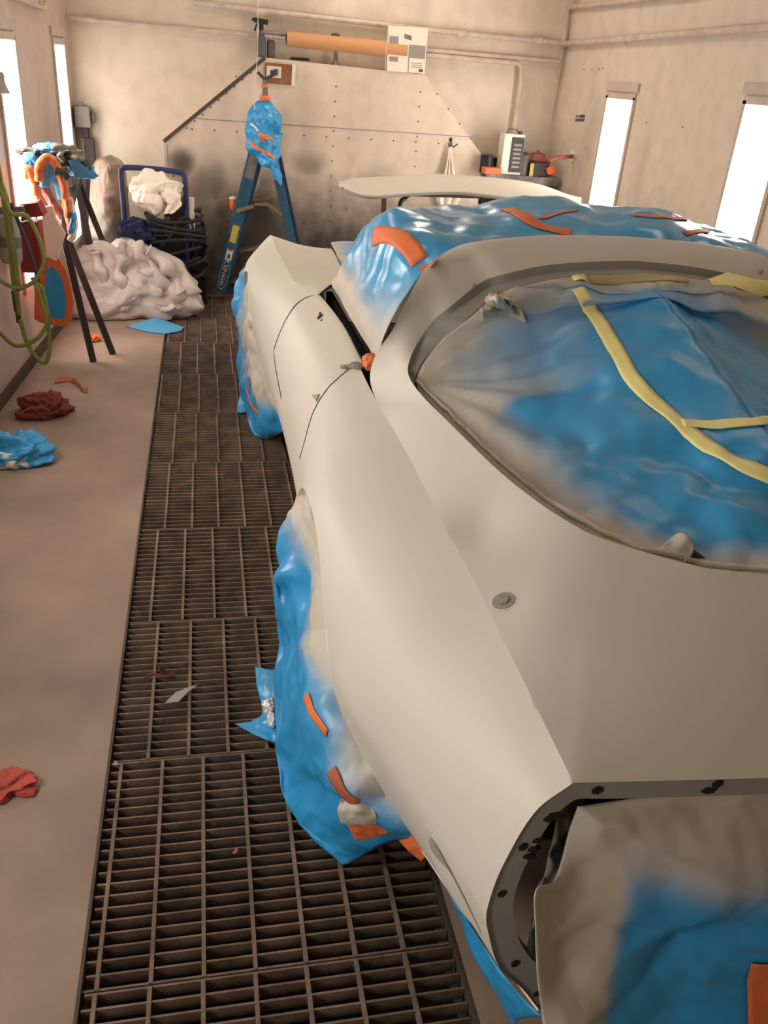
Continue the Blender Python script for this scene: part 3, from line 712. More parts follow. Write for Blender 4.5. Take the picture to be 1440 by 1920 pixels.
# --- cargo: body panels and doors as separate skins, left and mirrored right
def mirror(vs): return [Vector((2*CX-v.x, v.y, v.z)) for v in vs]
def thick(o, t=.004):
    md = o.modifiers.new('thickness', 'SOLIDIFY'); md.thickness = t; md.offset = -1; return o
bodyV = []; bodyF = []; doorV = []; doorF = []
def sub(vs, fs):
    used = sorted({i for f in fs for i in f}); mp = {a: b for b, a in enumerate(used)}
    return [vs[i] for i in used], [tuple(mp[i] for i in f) for f in fs]
bf, df = [], []
for f in side_f:
    c = sum((side_v[i] for i in f), Vector())/4
    (df if ry(c.z) < c.y < fy(c.z) and c.z > .2 else bf).append(f)
# rolled lip along the lower edge and arches
lipV = []; lipF = []
low = [P_[0] for P_ in PR]
for i, p in enumerate(low):
    zb = zbot(p.y)
    inn = Vector((.028, 0, 0)) if zb is None else Vector((.028, 0, .0))
    lipV += [p, p+Vector((-.002, 0, -.004)), p+inn+Vector((0, 0, -.004)), p+inn*1.4+Vector((0, 0, .02))]
for i in range(len(low)-1):
    for j in range(3): lipF.append((i*4+j, (i+1)*4+j, (i+1)*4+j+1, i*4+j+1))
def addm(V, Fc, vs, fs, mir=False):
    n0 = len(V); V += (mirror(vs) if mir else vs); Fc += [tuple((i+n0 for i in (f[::-1] if mir else f))) for f in fs]
vs, fs = sub(side_v, bf)
addm(bodyV, bodyF, vs, fs); addm(bodyV, bodyF, vs, fs, True)
addm(bodyV, bodyF, lipV, lipF); addm(bodyV, bodyF, lipV, lipF, True)

# --- top skin: tail deck, quarter, sail and roof band round the rear window
O = [(CX,.714,.770),(.92,.718,.774),(.75,.722,.780),(.6,.729,.787),(.455,.735,.795)]
I = [(CX,.965,.895),tuple(Z(1440,1078,.9)),tuple(Z(1370,1070,.9)),tuple(Z(1300,1060,.9)),tuple(Z(1130,1010,.905))]
O[1] = (1.0,.716,.772); O[2] = (.86,.719,.776); O[3] = (.66,.727,.784)
for y, q in ((1.0, (1060,975,.908)), (1.3, (1000,935,.91)), (1.55, (930,878,.915)), (1.8, (850,800,.92)), (2.0, (790,740,.928))):
    O.append(tuple(crest(y))); I.append(tuple(Z(*q)))
O.append((.424, 2.12, .878)); I.append(tuple(Z(766,703,.94)))
for a_, b_ in (((706,662,.95),(769,672,.97)), ((735,620,1.03),(787,636,1.01)), ((765,560,1.11),(812,602,1.055)), ((800,500,1.17),(850,570,1.10)), ((850,465,1.205),(905,528,1.145)),
               ((900,452,1.225),(950,513,1.167)), ((1000,442,1.24),(1020,498,1.187)), ((1080,441,1.246),(1100,491,1.20))):
    O.append(tuple(Z(*a_))); I.append(tuple(Z(*b_)))
oc = Z(1140,442,1.25); ic = Z(1180,489,1.206); O.append((CX, oc.y, 1.251)); I.append((CX, ic.y, 1.207))
ndk = len(O); KC = 4
def seg_spline(P, k, brk):
    """piecewise Catmull-Rom with a corner at index brk"""
    A = smooth_path(P[:brk+1], k); B = smooth_path(P[brk:], k)
    return A[:-1] + B
KK = 8
Oc = seg_spline([Vector(p) for p in O], KK, KC); Ic = smooth_path([Vector(p) for p in I], KK)
# keep the crest segment of the outer edge exactly on the side skin
for i, p in enumerate(Oc):
    if KC*KK <= i <= 9*KK: Oc[i] = crest(p.y)
nt_ = len(Oc); nv_ = 25; topV = []; topF = []
# smooth deck height field through the rim points (thin-plate spline)
cp_ = [Oc[i] for i in range(0, 9*KK+1, 4)] + [Ic[i] for i in range(0, 9*KK+1, 4)]
cp_ += [Vector((2*CX-p.x, p.y, p.z)) for p in cp_ if p.x < CX-.02]
cp_ += [Vector((.52, 1.35, .845)), Vector((.53, 1.05, .848)), Vector((.8, .86, .838)), Vector((CX, .84, .836)), Vector((2*CX-.8, .86, .838))]
A_ = np.array([(p.x, p.y) for p in cp_]); zc_ = np.array([p.z for p in cp_])
def tk(d2): return np.where(d2 > 1e-12, .5*d2*np.log(d2+1e-12), 0)
n_ = len(A_); Kt = tk(((A_[:, None]-A_[None])**2).sum(2)) + np.eye(n_)*2e-4; Pm = np.c_[np.ones(n_), A_]
sol = np.linalg.solve(np.block([[Kt, Pm], [Pm.T, np.zeros((3, 3))]]), np.r_[zc_, np.zeros(3)])
def deckz(x, y): return float(tk(((A_-np.array([x, y]))**2).sum(1)) @ sol[:n_] + sol[n_] + sol[n_+1]*x + sol[n_+2]*y)
for i in range(nt_):
    t = i/KK; o_, i_ = Oc[i], Ic[i]
    mid = (o_+i_)/2
    if t <= 4: b = Vector((0, 0, -.004))
    elif t <= 9: b = Vector((0, 0, -.012))
    elif t <= 10.5: b = Vector((0, 0, -.012)).lerp(Vector((-.004, 0, .006)), (t-9)/1.5)
    else: b = Vector((-.004, 0, .006)).lerp(Vector((-.006, .004, .014)), min(1, (t-10.5)/2))
    if i > nt_-12: b.x *= (nt_-1-i)/11.
    mid = mid + b
    for j in range(nv_):
        v = j/(nv_-1); q = o_*((1-v)*(1-2*v)) + mid*(4*v*(1-v)) + i_*(v*(2*v-1))
        if t < 10:
            w_ = min(1, max(0, (10-t)/2.)); w_ = w_*w_*(3-2*w_)
            lz = o_.lerp(i_, v); e0 = deckz(o_.x, o_.y)-o_.z; e1 = deckz(i_.x, i_.y)-i_.z
            q.z = q.z*(1-w_) + (deckz(q.x, q.y) - e0*(1-v) - e1*v)*w_
        topV.append(q)
for i in range(nt_-1):
    for j in range(nv_-1): topF.append((i*nv_+j, (i+1)*nv_+j, (i+1)*nv_+j+1, i*nv_+j+1))
addm(bodyV, bodyF, topV, topF); addm(bodyV, bodyF, topV, topF, True)
# outer roof edge turned down
edV = []; edF = []
rng = range(10*KK, nt_)
for i in rng:
    p = Oc[i]; edV += [p, p+Vector((.006, .012, -.006)), p+Vector((.012, .02, -.03))]
for i in range(len(rng)-1):
    for j in range(2): edF.append((i*3+j, (i+1)*3+j, (i+1)*3+j+1, i*3+j+1))
addm(bodyV, bodyF, edV, edF); addm(bodyV, bodyF, edV, edF, True)

# --- front fender top: crest to hood opening
led = [(.40,3.1,.852), (.46,3.25,.856), tuple(Z(640,520,.852)), tuple(Z(648,512,.835)), (.598,3.85,.815), tuple(Z(630,480,.805)), tuple(Z(620,466,.765)), (.70,4.95,.65)]
led[2] = (.52,3.38,.85)
ysl = [3.1, 3.25, 3.42, 3.58, 3.85, 4.25, 4.65, 4.95]
Lc = smooth_path([Vector(p) for p in led], 8); fcV = []; fcF = []
for i, q in enumerate(Lc):
    t = i/8; k = min(int(t), 6); y = ysl[k]+(ysl[k+1]-ysl[k])*(t-k); c = crest(y); mid = (c+q)/2
    b = -.022*min(1, max(0, (y-3.45)/.5))*(1-max(0, y-4.4)/.6) + .006*max(0, 1-abs(y-3.3)/.3)
    mid = mid + Vector((0, 0, b))
    for j in range(15):
        v = j/14; fcV.append(c*((1-v)*(1-2*v)) + mid*(4*v*(1-v)) + q*(v*(2*v-1)))
fcF = [(i*15+j, (i+1)*15+j, (i+1)*15+j+1, i*15+j+1) for i in range(len(Lc)-1) for j in range(14)]
addm(bodyV, bodyF, fcV, fcF); addm(bodyV, bodyF, fcV, fcF, True)
# nose closing panel
npf = profile(4.95, 30)
nV = []; nF = []; m_ = len(npf)
for j in range(17):
    u = j/16
    for p in npf:
        x = p.x + (2*CX-2*p.x)*u; bulge = .12*math.sin(PI*u)*(.4+.6*math.sin(PI*min(1, max(0, (p.z-.2)/.6))))
        nV.append(Vector((x, 4.95+bulge, p.z - .11*(p.z/.745)**2*min(1, math.sin(PI*u)*2.4))))
nF = [(j*m_+i, (j+1)*m_+i, (j+1)*m_+i+1, j*m_+i+1) for j in range(16) for i in range(m_-1)]
addm(bodyV, bodyF, nV, nF)
body = obj('body_shell', bodyV, bodyF, M['primer'], car, True)
def weld(o, d=.0015, ang=28):
    bm = bmesh.new(); bm.from_mesh(o.data); bmesh.ops.remove_doubles(bm, verts=bm.verts, dist=d); bmesh.ops.dissolve_degenerate(bm, edges=bm.edges, dist=.0003)
    bmesh.ops.recalc_face_normals(bm, faces=bm.faces)
    bm.to_mesh(o.data); bm.free(); o.data.set_sharp_from_angle(angle=math.radians(ang)); return o
weld(body)
vs, fs = sub(side_v, df)
# doors with a shallow inner ledge along the window opening
top_row = [P_[-1] for P_, y in zip(PR, SY) if ry(.86) < y < fy(.85)]
lv = []; lf = []
for p in top_row: lv += [p, p+Vector((.012, 0, .001)), p+Vector((.02, 0, -.006)), p+Vector((.024, 0, -.05)), p+Vector((.026, 0, -.12))]
lf = [(i*5+j, i*5+j+1, (i+1)*5+j+1, (i+1)*5+j) for i in range(len(top_row)-1) for j in range(4)]
for mir in (False, True):
    V = []; Fc = []; addm(V, Fc, vs, fs, mir); addm(V, Fc, lv, lf, mir)
    d_ = obj('door', V, Fc, M['primer'], car, True); weld(d_)
    if not mir: door = d_
body_tree = world_mesh([body, door])

# --- dark seams, holes and marks on the panels
def seam(name, px, wd=.005, m_='dark', off=.0008, par=None):
    return tape(name, body_tree, px, wd, M[m_], par or car, off, 1, 6, .0004)
seam('door_seam', [(650,515),(640,522),(625,534),(613,542),(604,549)]+front_px+[(528,748)], .010)
seam('door_seam', [(655,692),(640,704),(617,725),(599,750),(585,778),(576,810),(567,844),(561,862)], .005)
def disc(name, px, rx, ry_, m_, par, h=.002, tree=None, n=20, rot=None):
    c, nn = hit(tree or body_tree, px[0], px[1], .0005)
    a = rot.normalized() if rot else Vector((1, 0, 0)); a = (a - nn*a.dot(nn)).normalized(); b = nn.cross(a)
    V = [c+a*math.cos(2*PI*k/n)*rx+b*math.sin(2*PI*k/n)*ry_ for k in range(n)]; V2 = [v+nn*h for v in V]
    return obj(name, V+V2, [tuple(range(n, 2*n))]+[(k, (k+1)%n, n+(k+1)%n, n+k) for k in range(n)], m_, par)
disc('mirror_mount_hole', (600,594), .022, .008, M['dark'], door, rot=Vector((.5, 1, 0)))
disc('mirror_mount_hole', (600,588), .010, .003, M['dark'], door, rot=Vector((.5, 1, 0)))
disc('mirror_mount_hole', (603,601), .006, .003, M['dark'], door, rot=Vector((.5, 1, 0)))
c, nn = hit(body_tree, 592, 744, .001)
slab('door_lock_hole', [hit(body_tree, *q, .001)[0] for q in ((586,742),(600,740),(594,753))], nn*.003, M['primer_dark'], door)
# fuel/antenna cap
cc, nn = hit(body_tree, 945, 1127, 0)
b = MB(); b.lathe(cc-nn*.004, [(.024, 0), (.0245, .0052), (.0205, .0055), (.019, .0035)], 32, axis=nn); b.build('antenna_hole_ring', M['primer'], car, True)
b = MB(); b.lathe(cc-nn*.003, [(.0195, 0), (.0195, .0050)], 32, axis=nn); o = b.build('antenna_hole', M['primer_dark'], car)
b = MB(); b.lathe(cc+nn*.001, [(.012, 0), (.010, .004), (.006, .004)], 6, axis=nn); b.build('antenna_nut', M['alu'], o)
b = MB(); b.lathe(cc+nn*.003+Vector((.003, 0, 0)), [(.005, 0), (.005, .003)], 10, axis=nn); b.build('antenna_stub', M['dark'], o)
# torn tape lumps at the quarter corner
for i, (q, r_) in enumerate((((652,690), .014), ((662,689), .012), ((675,690), .013), ((669,684), .010))):
    c, nn = hit(body_tree, *q, .004)
    blob('torn_masking_scrap', c, (r_*1.5, r_, r_*.5), M['primer_dark'], car, amp=.7, scale=2, seed=i, sub=3)
# exhaust recess slot low on the rear quarter
sl = [(806,1567),(822,1588),(850,1640),(880,1700),(903,1749)]
P1 = [hit(body_tree, *q, .001)[0] for q in sl]; P2 = [hit(body_tree, q[0]-w_*.9, q[1]+w_*.6, .001)[0] for q, w_ in zip(sl, (0, 14, 16, 12, 0))]
ok = [i for i in range(len(sl)) if P1[i] and P2[i]]
P1 = [P1[i] for i in ok]; P2 = [P2[i] for i in ok]
nn = hit(body_tree, 850, 1640)[1]
rings = smooth_path(P1, 6); rings2 = smooth_path(P2, 6); V = []; Fc = []
for i, (a_, b_) in enumerate(zip(rings, rings2)):
    w_ = math.sin(PI*i/(len(rings)-1)); V += [a_, a_.lerp(b_, .35)+nn*.007*w_, a_.lerp(b_, .7)+nn*.009*w_, b_+nn*.001]
for i in range(len(rings)-1):
    for j in range(3): Fc.append((i*4+j, i*4+j+1, (i+1)*4+j+1, (i+1)*4+j))
obj('bumper_groove', V, Fc, M['primer'], car, True)
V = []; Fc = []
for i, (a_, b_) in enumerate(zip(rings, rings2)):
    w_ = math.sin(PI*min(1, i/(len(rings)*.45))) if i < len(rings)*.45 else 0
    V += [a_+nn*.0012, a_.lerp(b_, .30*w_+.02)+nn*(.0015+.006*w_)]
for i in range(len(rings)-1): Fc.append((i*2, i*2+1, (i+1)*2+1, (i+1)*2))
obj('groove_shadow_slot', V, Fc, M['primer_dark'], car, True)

# --- rear window: recessed flange, studs, film and tape
wn = prop(empty('rear_window', (0, 0, 0)), None); wn.parent = car; wn.location = Vector((CX, 1.5, 1.0)) - car.location
cen = Vector((CX, 1.55, 1.06))
def inset(p, d, dz):
    q = cen - p; q.z = 0; q.normalize(); return p + q*d + Vector((0, 0, dz))
full = [p for p in Ic]; fullm = [Vector((2*CX-p.x, p.y, p.z)) for p in Ic[::-1]][1:]
loop = full + fullm                         # bottom centre -> left tip -> top centre -> right
def ringmesh(name, offs, m, par, idx=None):
    L_ = loop; V = []; Fc = []; k = len(offs)
    for i, p in enumerate(L_):
        for d, dz in offs: V.append(inset(p, d, dz))
    nL = len(L_)
    for i in range(nL-1):
        for j in range(k-1): Fc.append((i*k+j, (i+1)*k+j, (i+1)*k+j+1, i*k+j+1))
    return obj(name, V, Fc, m, par, True, 40)
depth = lambda p: 1
V = []; Fc = []
for i, p in enumerate(loop):
    up = min(1., max(0., (p.z-.93)/.15)); g = .014+.030*up
    V += [p, inset(p, .003, -.018), inset(p, .003+g, -.022), inset(p, .006+g, -.028)]
for i in range(len(loop)-1):
    for j in range(3): Fc.append((i*4+j, (i+1)*4+j, (i+1)*4+j+1, i*4+j+1))
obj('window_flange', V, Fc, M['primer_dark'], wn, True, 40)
inner = []
for p in loop:
    up = min(1., max(0., (p.z-.93)/.15)); g = .014+.030*up
    inner.append(inset(p, .008+g, -.023))
# film: left boundary to centre line, real crumples, primer overspray round the rim
nL = len(inner); rings_ = 46; V = []; sp = []; Fc = []
ytop = inner[nL//2].y; ybot = inner[0].y
for i in range(nL):
    p = inner[i]
    cl = Vector((CX, p.y*.86+1.55*.14, 0)); f = (cl.y-ybot)/(ytop-ybot)
    cl.z = inner[0].z + (inner[nL//2].z-inner[0].z)*max(0, min(1, f))**1.0
    for j in range(rings_):
        v = (j/(rings_-1)); q = p.lerp(cl, v); w_ = min(1, v*9)
        q.z += -.018*math.sin(min(1, v*2.2)*PI/2) + .022*math.sin(PI*v*.5)
        lx = q.x
        cr = .020*crinkle((q.x*.75+q.y*.55, q.y*.55-q.x*.25, q.z), 5.2, 2.) + .006*crinkle(q, 13, 9.)
        # long diagonal folds fanning from the left tip
        d2 = Vector((q.x-.50, q.y-1.95)); ang = math.atan2(d2.y, d2.x); rr = d2.length
        if q.x < 1.3 and rr > .01: cr += .016*math.exp(-((rr-.33)/.28)**2)*(1-2*abs(((ang*3.2+.35*noise.noise(q*4)) % 1)-.5))
        q.z += cr*w_
        V.append(q)
        dist = (q-p).length
        s_ = 1.05 - dist/.19
        if q.y > 1.72: s_ = max(s_, .80-dist/.60)
        if p.y > ytop-.3 and q.y > 1.5: s_ = max(s_, .72-dist/.9)
        s_ = max(s_, 1.25-((q.x-.50)**2+(q.y-1.8)**2)**.5/.19)
        sp.append(max(0, min(1, s_)))
for i in range(nL-1):
    for j in range(rings_-1): Fc.append((i*rings_+j, (i+1)*rings_+j, (i+1)*rings_+j+1, i*rings_+j+1))
wf = obj('window_film', V, Fc, M['film'], wn, True); a = wf.data.attributes.new('spray', 'FLOAT', 'POINT'); a.data.foreach_set('value', sp)
wf.modifiers.new('thickness', 'SOLIDIFY').thickness = .0012
wt = world_mesh([wf, body])
tape('yellow_tape_strip', wt, [(1082,540),(1110,585),(1145,640),(1160,665),(1180,705),(1215,745),(1262,785),(1280,800),(1320,835),(1380,868),(1450,898)], .036, M['yellow'], wn, .004)
tape('yellow_tape_strip', wt, [(1275,795),(1330,800),(1400,795),(1470,790),(1560,784)], .030, M['yellow'], wn, .005)
tape('yellow_edge_tape', wt, [(790,672),(812,640),(840,605),(868,578),(890,560)], .026, M['yellowgrey'], wn, .003)
tape('grey_edge_tape', wt, [(893,545),(940,528),(1000,520),(1060,518),(1072,517)], .034, M['yellowgrey'], wn, .003)
tape('yellow_edge_tape', wt, [(1066,528),(1085,522),(1100,524)], .036, M['yellow'], wn, .006)
tape('grey_edge_tape', wt, [(1100,521),(1180,520),(1260,521),(1330,524)], .036, M['yellowgrey'], wn, .003)
tape('yellow_edge_tape', wt, [(1325,527),(1380,532),(1440,538),(1530,548)], .036, M['yellow'], wn, .004)
# crumpled primed tape rolls along the lower rim
for k, (pts, wd) in enumerate((([(775,705),(800,735),(840,775),(890,825),(950,880),(1010,930)], .020), ([(1010,932),(1070,968),(1130,1000),(1200,1030),(1280,1050)], .026), ([(1280,1052),(1350,1065),(1440,1070),(1540,1072)], .024))):
    P = [hit(wt, *q, .004)[0] for q in dens(pts, 10)]; P = [p for p in P if p]
    b = MB(); rr = [wd*.24*(1+.5*noise.noise(Vector((i*.6, k*3., 0)))) for i in range(len(P))]; b.tube([p+Vector((noise.noise(p*30), noise.noise(p*31), noise.noise(p*29)))*.004 for p in P], rr, 8); b.build('tape_roll', M['primer'], wn, True)
for pts, sd_ in ((((878,562),(905,555),(938,560),(962,570)), 1),):
    ctrl = []
    for (x_, y_) in pts:
        r_ = []
        for dx, dy_, o_ in ((0, 0, .004), (12, 12, .016), (22, 24, .012), (28, 36, .002)):
            h_ = hit(wt, x_+dx, y_+dy_, o_)[0]; r_.append((*(h_ or Z(x_+dx, y_+dy_, 1.12)), .95))
        ctrl.append(r_)
    drape('creased_film_edge', ctrl, 40, 30, M['film'], wn, amp=.006, scale=16, seed=sd_)
# lifted flap and dark hole near the bottom rim
slab('film_tear', [hit(wt, *q, .006)[0] for q in ((1266,1016),(1290,1030),(1322,1052),(1300,1051),(1280,1040))], (0, 0, .001), M['dark'], wn)
ctrl = [[tuple(hit(wt, *q, o_)[0])+(.9,) for q, o_ in row] for row in (
  [((1232,1034), .003), ((1250,1024), .012), ((1266,1014), .02)], [((1255,1044), .003), ((1268,1036), .014), ((1277,1026), .03)], [((1290,1056), .003), ((1292,1048), .01), ((1295,1040), .018)])]
drape('film_flap', ctrl, 14, 14, M['film'], wn, amp=.003, scale=30, seed=2)
for q in ((888,537), (1024,505), (1166,503), (1296,507), (1425,511), (800,627), (873,808)):
    c, nn = hit(wt, q[0], q[1], .001)
    if c is None: continue
    b = MB(); b.lathe(c-nn*.002, [(.0055, 0), (.0055, .004), (.003, .006), (.0025, .011)], 10, axis=nn); b.build('stud', M['primer_dark'], wn, True)

# --- tail: dark flange with bolt holes round the masked opening
tail = prop(empty('tail_panel', (0, 0, 0))); tail.parent = car; tail.location = Vector((CX, .74, .55)) - car.location
outP = [(CX,.714,.770),(1.0,.716,.772),(.86,.719,.776),(.66,.727,.784),(.455,.735,.795)] + [(KX[k](.735), .735, KZ[k](.735)) for k in (7,6,5,4,3,2,1,0)]
pf = profile(.735, 40)[::-1]
oc_ = [Vector(p) for p in smooth_path([Vector(p) for p in outP[:5]], 6)][:-1] + pf
cz = Vector((.95, .735, .52))
V = []; Fc = []; holeP = []
def insP(i, d):
    p = oc_[i]; a_ = oc_[max(0, i-1)]; b_ = oc_[min(len(oc_)-1, i+1)]; t = (b_-a_); t.y = 0; t.normalize(); nrm = Vector((t.z, 0, -t.x))
    if (cz-p).dot(nrm) < 0: nrm = -nrm
    return p + nrm*d
ins = [[insP(i, d) for i in range(len(oc_))] for d in (.0, .042)]
# smooth the inner offset round the corner
for _ in range(6): ins[1] = [ins[1][0]] + [(ins[1][i-1]+ins[1][i]*2+ins[1][i+1])/4 for i in range(1, len(oc_)-1)] + [ins[1][-1]]
for i in range(len(oc_)):
    a_, b_ = ins[0][i], ins[1][i]
    V += [a_, a_+Vector((0, .006, 0)).lerp(b_-a_, .05), b_+Vector((0, .010, 0)), b_+Vector((0, .03, 0))]
nO = len(oc_)
for i in range(nO-1):
    for j in range(3): Fc.append((i*4+j, i*4+j+1, (i+1)*4+j+1, (i+1)*4+j))
V2 = mirror(V); Fc2 = [tuple(i+len(V) for i in f[::-1]) for f in Fc]
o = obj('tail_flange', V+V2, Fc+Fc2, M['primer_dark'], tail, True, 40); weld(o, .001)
tt = world_mesh([o])
for q, rx in (((1120,1481), .009), ((1345,1469), .009), ((981,1587), .008), ((941,1675), .008), ((966,1806), .008), ((1007,1862), .007)):
    h = hit(tt, *q, .0006)
    if h[0] is None: continue
    c, nn = h; b = MB(); b.lathe(c, [(rx, 0), (rx, .0008)], 6, axis=nn); b.build('bolt_hole', M['dark'], tail)
for k in range(9):      # ragged dark nicks of the old sealant
    q = [(1010,1575),(1000,1592),(1040,1528),(1052,1520),(1030,1535),(992,1605),(988,1620),(1170,1499),(1330,1482)][k]
    h = hit(tt, *q, .0006)
    if h[0]: blob('sealant_scrap', h[0], (.010, .002, .006), M['dark'], tail, amp=.6, scale=2, seed=k, sub=3)
b = MB(); b.box((.52, .82, .34), (2*CX-.52, .83, .74)); b.build('inner_bulkhead', M['dark'], tail)
# sagging inner lining seen between flange and film
ctrl = [[(.46+.02*j, .76+.02*j, z, .9) for j in range(4)] for z in (.72, .62, .52, .42, .34)]
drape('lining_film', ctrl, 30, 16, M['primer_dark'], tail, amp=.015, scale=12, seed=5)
# big masking film over the tail opening
ctrl = []
rowsx = [((1083,1512),.742,1.), ((1066,1560),.735,1.), ((1043,1645),.70,1.), ((1006,1670),.67,.95), ((1005,1735),.66,.9), ((1008,1825),.655,.75), ((1017,1915),.65,.6), ((1030,2060),.65,.5)]
for k, (q, yy_, s0) in enumerate(rowsx):
    e = Y(*q, yy_); row = []
    f = k/(len(rowsx)-1)
    for j, (u, ds, dy) in enumerate(((0, 0, 0), (.06, -.15, -.02), (.14, -.5, -.045), (.26, -.85, -.05), (.42, -.9, -.045), (.62, -.8, -.05), (.85, -.85, -.045), (1.0, -.6, -.02))):
        x = e.x + (2*CX-2*e.x+ .0)*u
        zt = e.z
        sp_ = max(0, min(1, s0 + ds + (.95-f*2.4 if j > 1 else 0)))
        bl = min(1, u/.10); zr = .752-.068*k; yr = .742-.008*k
        row.append((x, e.y*(1-bl)+yr*bl+dy*min(1, k/2.5)*.8, e.z*(1-bl)+zr*bl + (.0 if k else -.012*math.sin(PI*u)), sp_))
    ctrl.append(row)
tf = drape('tail_film', ctrl, 110, 120, M['film'], tail, amp=.024, scale=3.6, seed=11, thick=.0015, sharp=None)
tfa = tf.data.attributes['spray']; base_o = Vector((CX, .74, .55))
def sst(a, b, x): x = min(1, max(0, (x-a)/(b-a))); return x*x*(3-2*x)
for k_, v in enumerate(tf.data.vertices):
    w_ = v.co + base_o
    e_ = max(sst(.50, .74, w_.z + .06*noise.noise(w_*3.2) + .10*(w_.x-.8)), 1.05-sst(.0, .07, w_.x-.515))
    tfa.data[k_].value = min(1, e_)
tft = world_mesh([tf])
tape('orange_tape_strip', tft, [(1440,1800),(1425,1850),(1425,1900),(1430,1960)], .05, M['orange'], tail, .004)

# --- chassis, floor pan, wheels behind the masking
b = MB(); b.box((.36, 2.2, .2), (2*CX-.36, 3.7, .24)); b.box((.62, 1.1, .24), (2*CX-.62, 4.8, .3)); b.build('floor_pan', M['dark'], car)
b = MB(); b.box((.475, 2.1, .3), (.50, 3.4, .80)); b.build('inner_door_trim', M['dark'], car); b = MB(); b.box((2*CX-.50, 2.1, .3), (2*CX-.475, 3.4, .80)); b.build('inner_door_trim', M['dark'], car)
for yc in (1.69, 4.17):
    for x in (.36, 2*CX-.56):
        b = MB(); b.lathe((x, yc, .34), [(.2, 0), (.30, .0), (.335, .03), (.335, .17), (.30, .2), (.2, .2)], 36, axis=(1, 0, 0)); b.build('wheel', M['rubber'], car, True)

# --- film over windscreen, cowl and side openings
def mirror_row(r): return [(2*CX-p[0], *p[1:]) for p in r[::-1]]
half = {
 2.20: [(.455,.89,.9),(.475,.97,.7),(.52,1.07,.4),(.60,1.165,.15),(.78,1.205,.1),(CX,1.222,.15)],
 2.36: [(.47,.875,1),(.478,.98,.6),(.50,1.10,.1),(.56,1.215,0),(.76,1.246,0),(CX,1.252,.2)],
 2.55: [(.472,.868,1.1),(.468,.98,.6),(.495,1.11,.1),(.55,1.225,0),(.76,1.256,0),(CX,1.262,.2)],
 2.78: [(.47,.866,1.2),(.47,.96,.8),(.49,1.08,.2),(.55,1.18,0),(.76,1.235,0),(CX,1.25,.2)],
 3.05: [(.475,.865,1.3),(.47,.93,.9),(.50,1.0,.3),(.58,1.08,.1),(.78,1.13,.1),(CX,1.15,.2)],
 3.32: [(.485,.856,1.2),(.51,.89,.9),(.55,.94,.5),(.63,.985,.2),(.8,1.01,.2),(CX,1.03,.2)],
 3.62: [(.575,.842,1.1),(.60,.86,.7),(.64,.88,.4),(.72,.895,.3),(.88,.90,.3),(CX,.91,.3)],
 4.10: [(.615,.815,1.0),(.64,.825,.6),(.70,.835,.4),(.80,.845,.4),(.95,.85,.4),(CX,.85,.4)],
 4.62: [(.66,.772,1.0),(.69,.777,.6),(.75,.782,.45),(.85,.785,.4),(.98,.785,.4),(CX,.785,.4)]}
ctrl = []
for y in sorted(half):
    row = [(x, y, z, s_) for x, z, s_ in half[y]]
    ctrl.append(row + mirror_row(row)[1:])
cf = drape('cabin_film', ctrl, 170, 190, M['filmglossy'], car, amp=.020, scale=3.2, seed=21, thick=.0015, edge=.1)
cft = world_mesh([cf])
tape('orange_tape_band', cft, [(697,447),(722,438),(745,443),(768,462),(782,480),(790,497)], .055, M['orange'], cf, .004)
tape('orange_tape_band', cft, [(950,390),(980,407),(1005,423),(1040,434),(1075,440)], .05, M['orange'], cf, .004)
tape('orange_tape_strip', cft, [(1010,412),(1050,402),(1085,393)], .014, M['orange'], cf, .004)
tape('orange_tape_strip', cft, [(1180,404),(1220,408),(1290,414)], .02, M['orange'], cf, .004)
tape('orange_tape_strip', cft, [(1280,440),(1320,434),(1345,428)], .02, M['orange'], cf, .004)
tape('orange_edge_tape', cft, [(626,562),(640,592),(655,630),(664,648)], .012, M['rust'], cf, .003)
# small rust-coloured tape triangle at the sail, orange lump and slot dirt
p_ = [Z(783,500,1.15), Z(808,493,1.17), Z(832,476,1.205), Z(815,492,1.19), Z(793,520,1.13)]
slab('rust_tape_flap', p_, (0, .004, .0), M['rust'], cf)
bt = world_mesh([body, door, cf])
h = hit(bt, 695, 678, .01)
blob('orange_tape_lump', (h[0] if h[0] else Z(695, 678, .88)), (.022, .03, .022), M['orange'], cf, amp=.5, scale=2, seed=3, sub=4)
ctrl = [[tuple(Z(q[0]+dx, q[1], .80))+(1.,) for dx in (-5, 0, 5)] for q in ((640,605),(652,635),(662,655),(680,682))]
drape('slot_dust_film', ctrl, 40, 10, M['stain'], car, amp=.012, scale=14, seed=9)

# --- wheel masking bags
def P4(px, py, z, s): return (*Z(px, py, z), s)
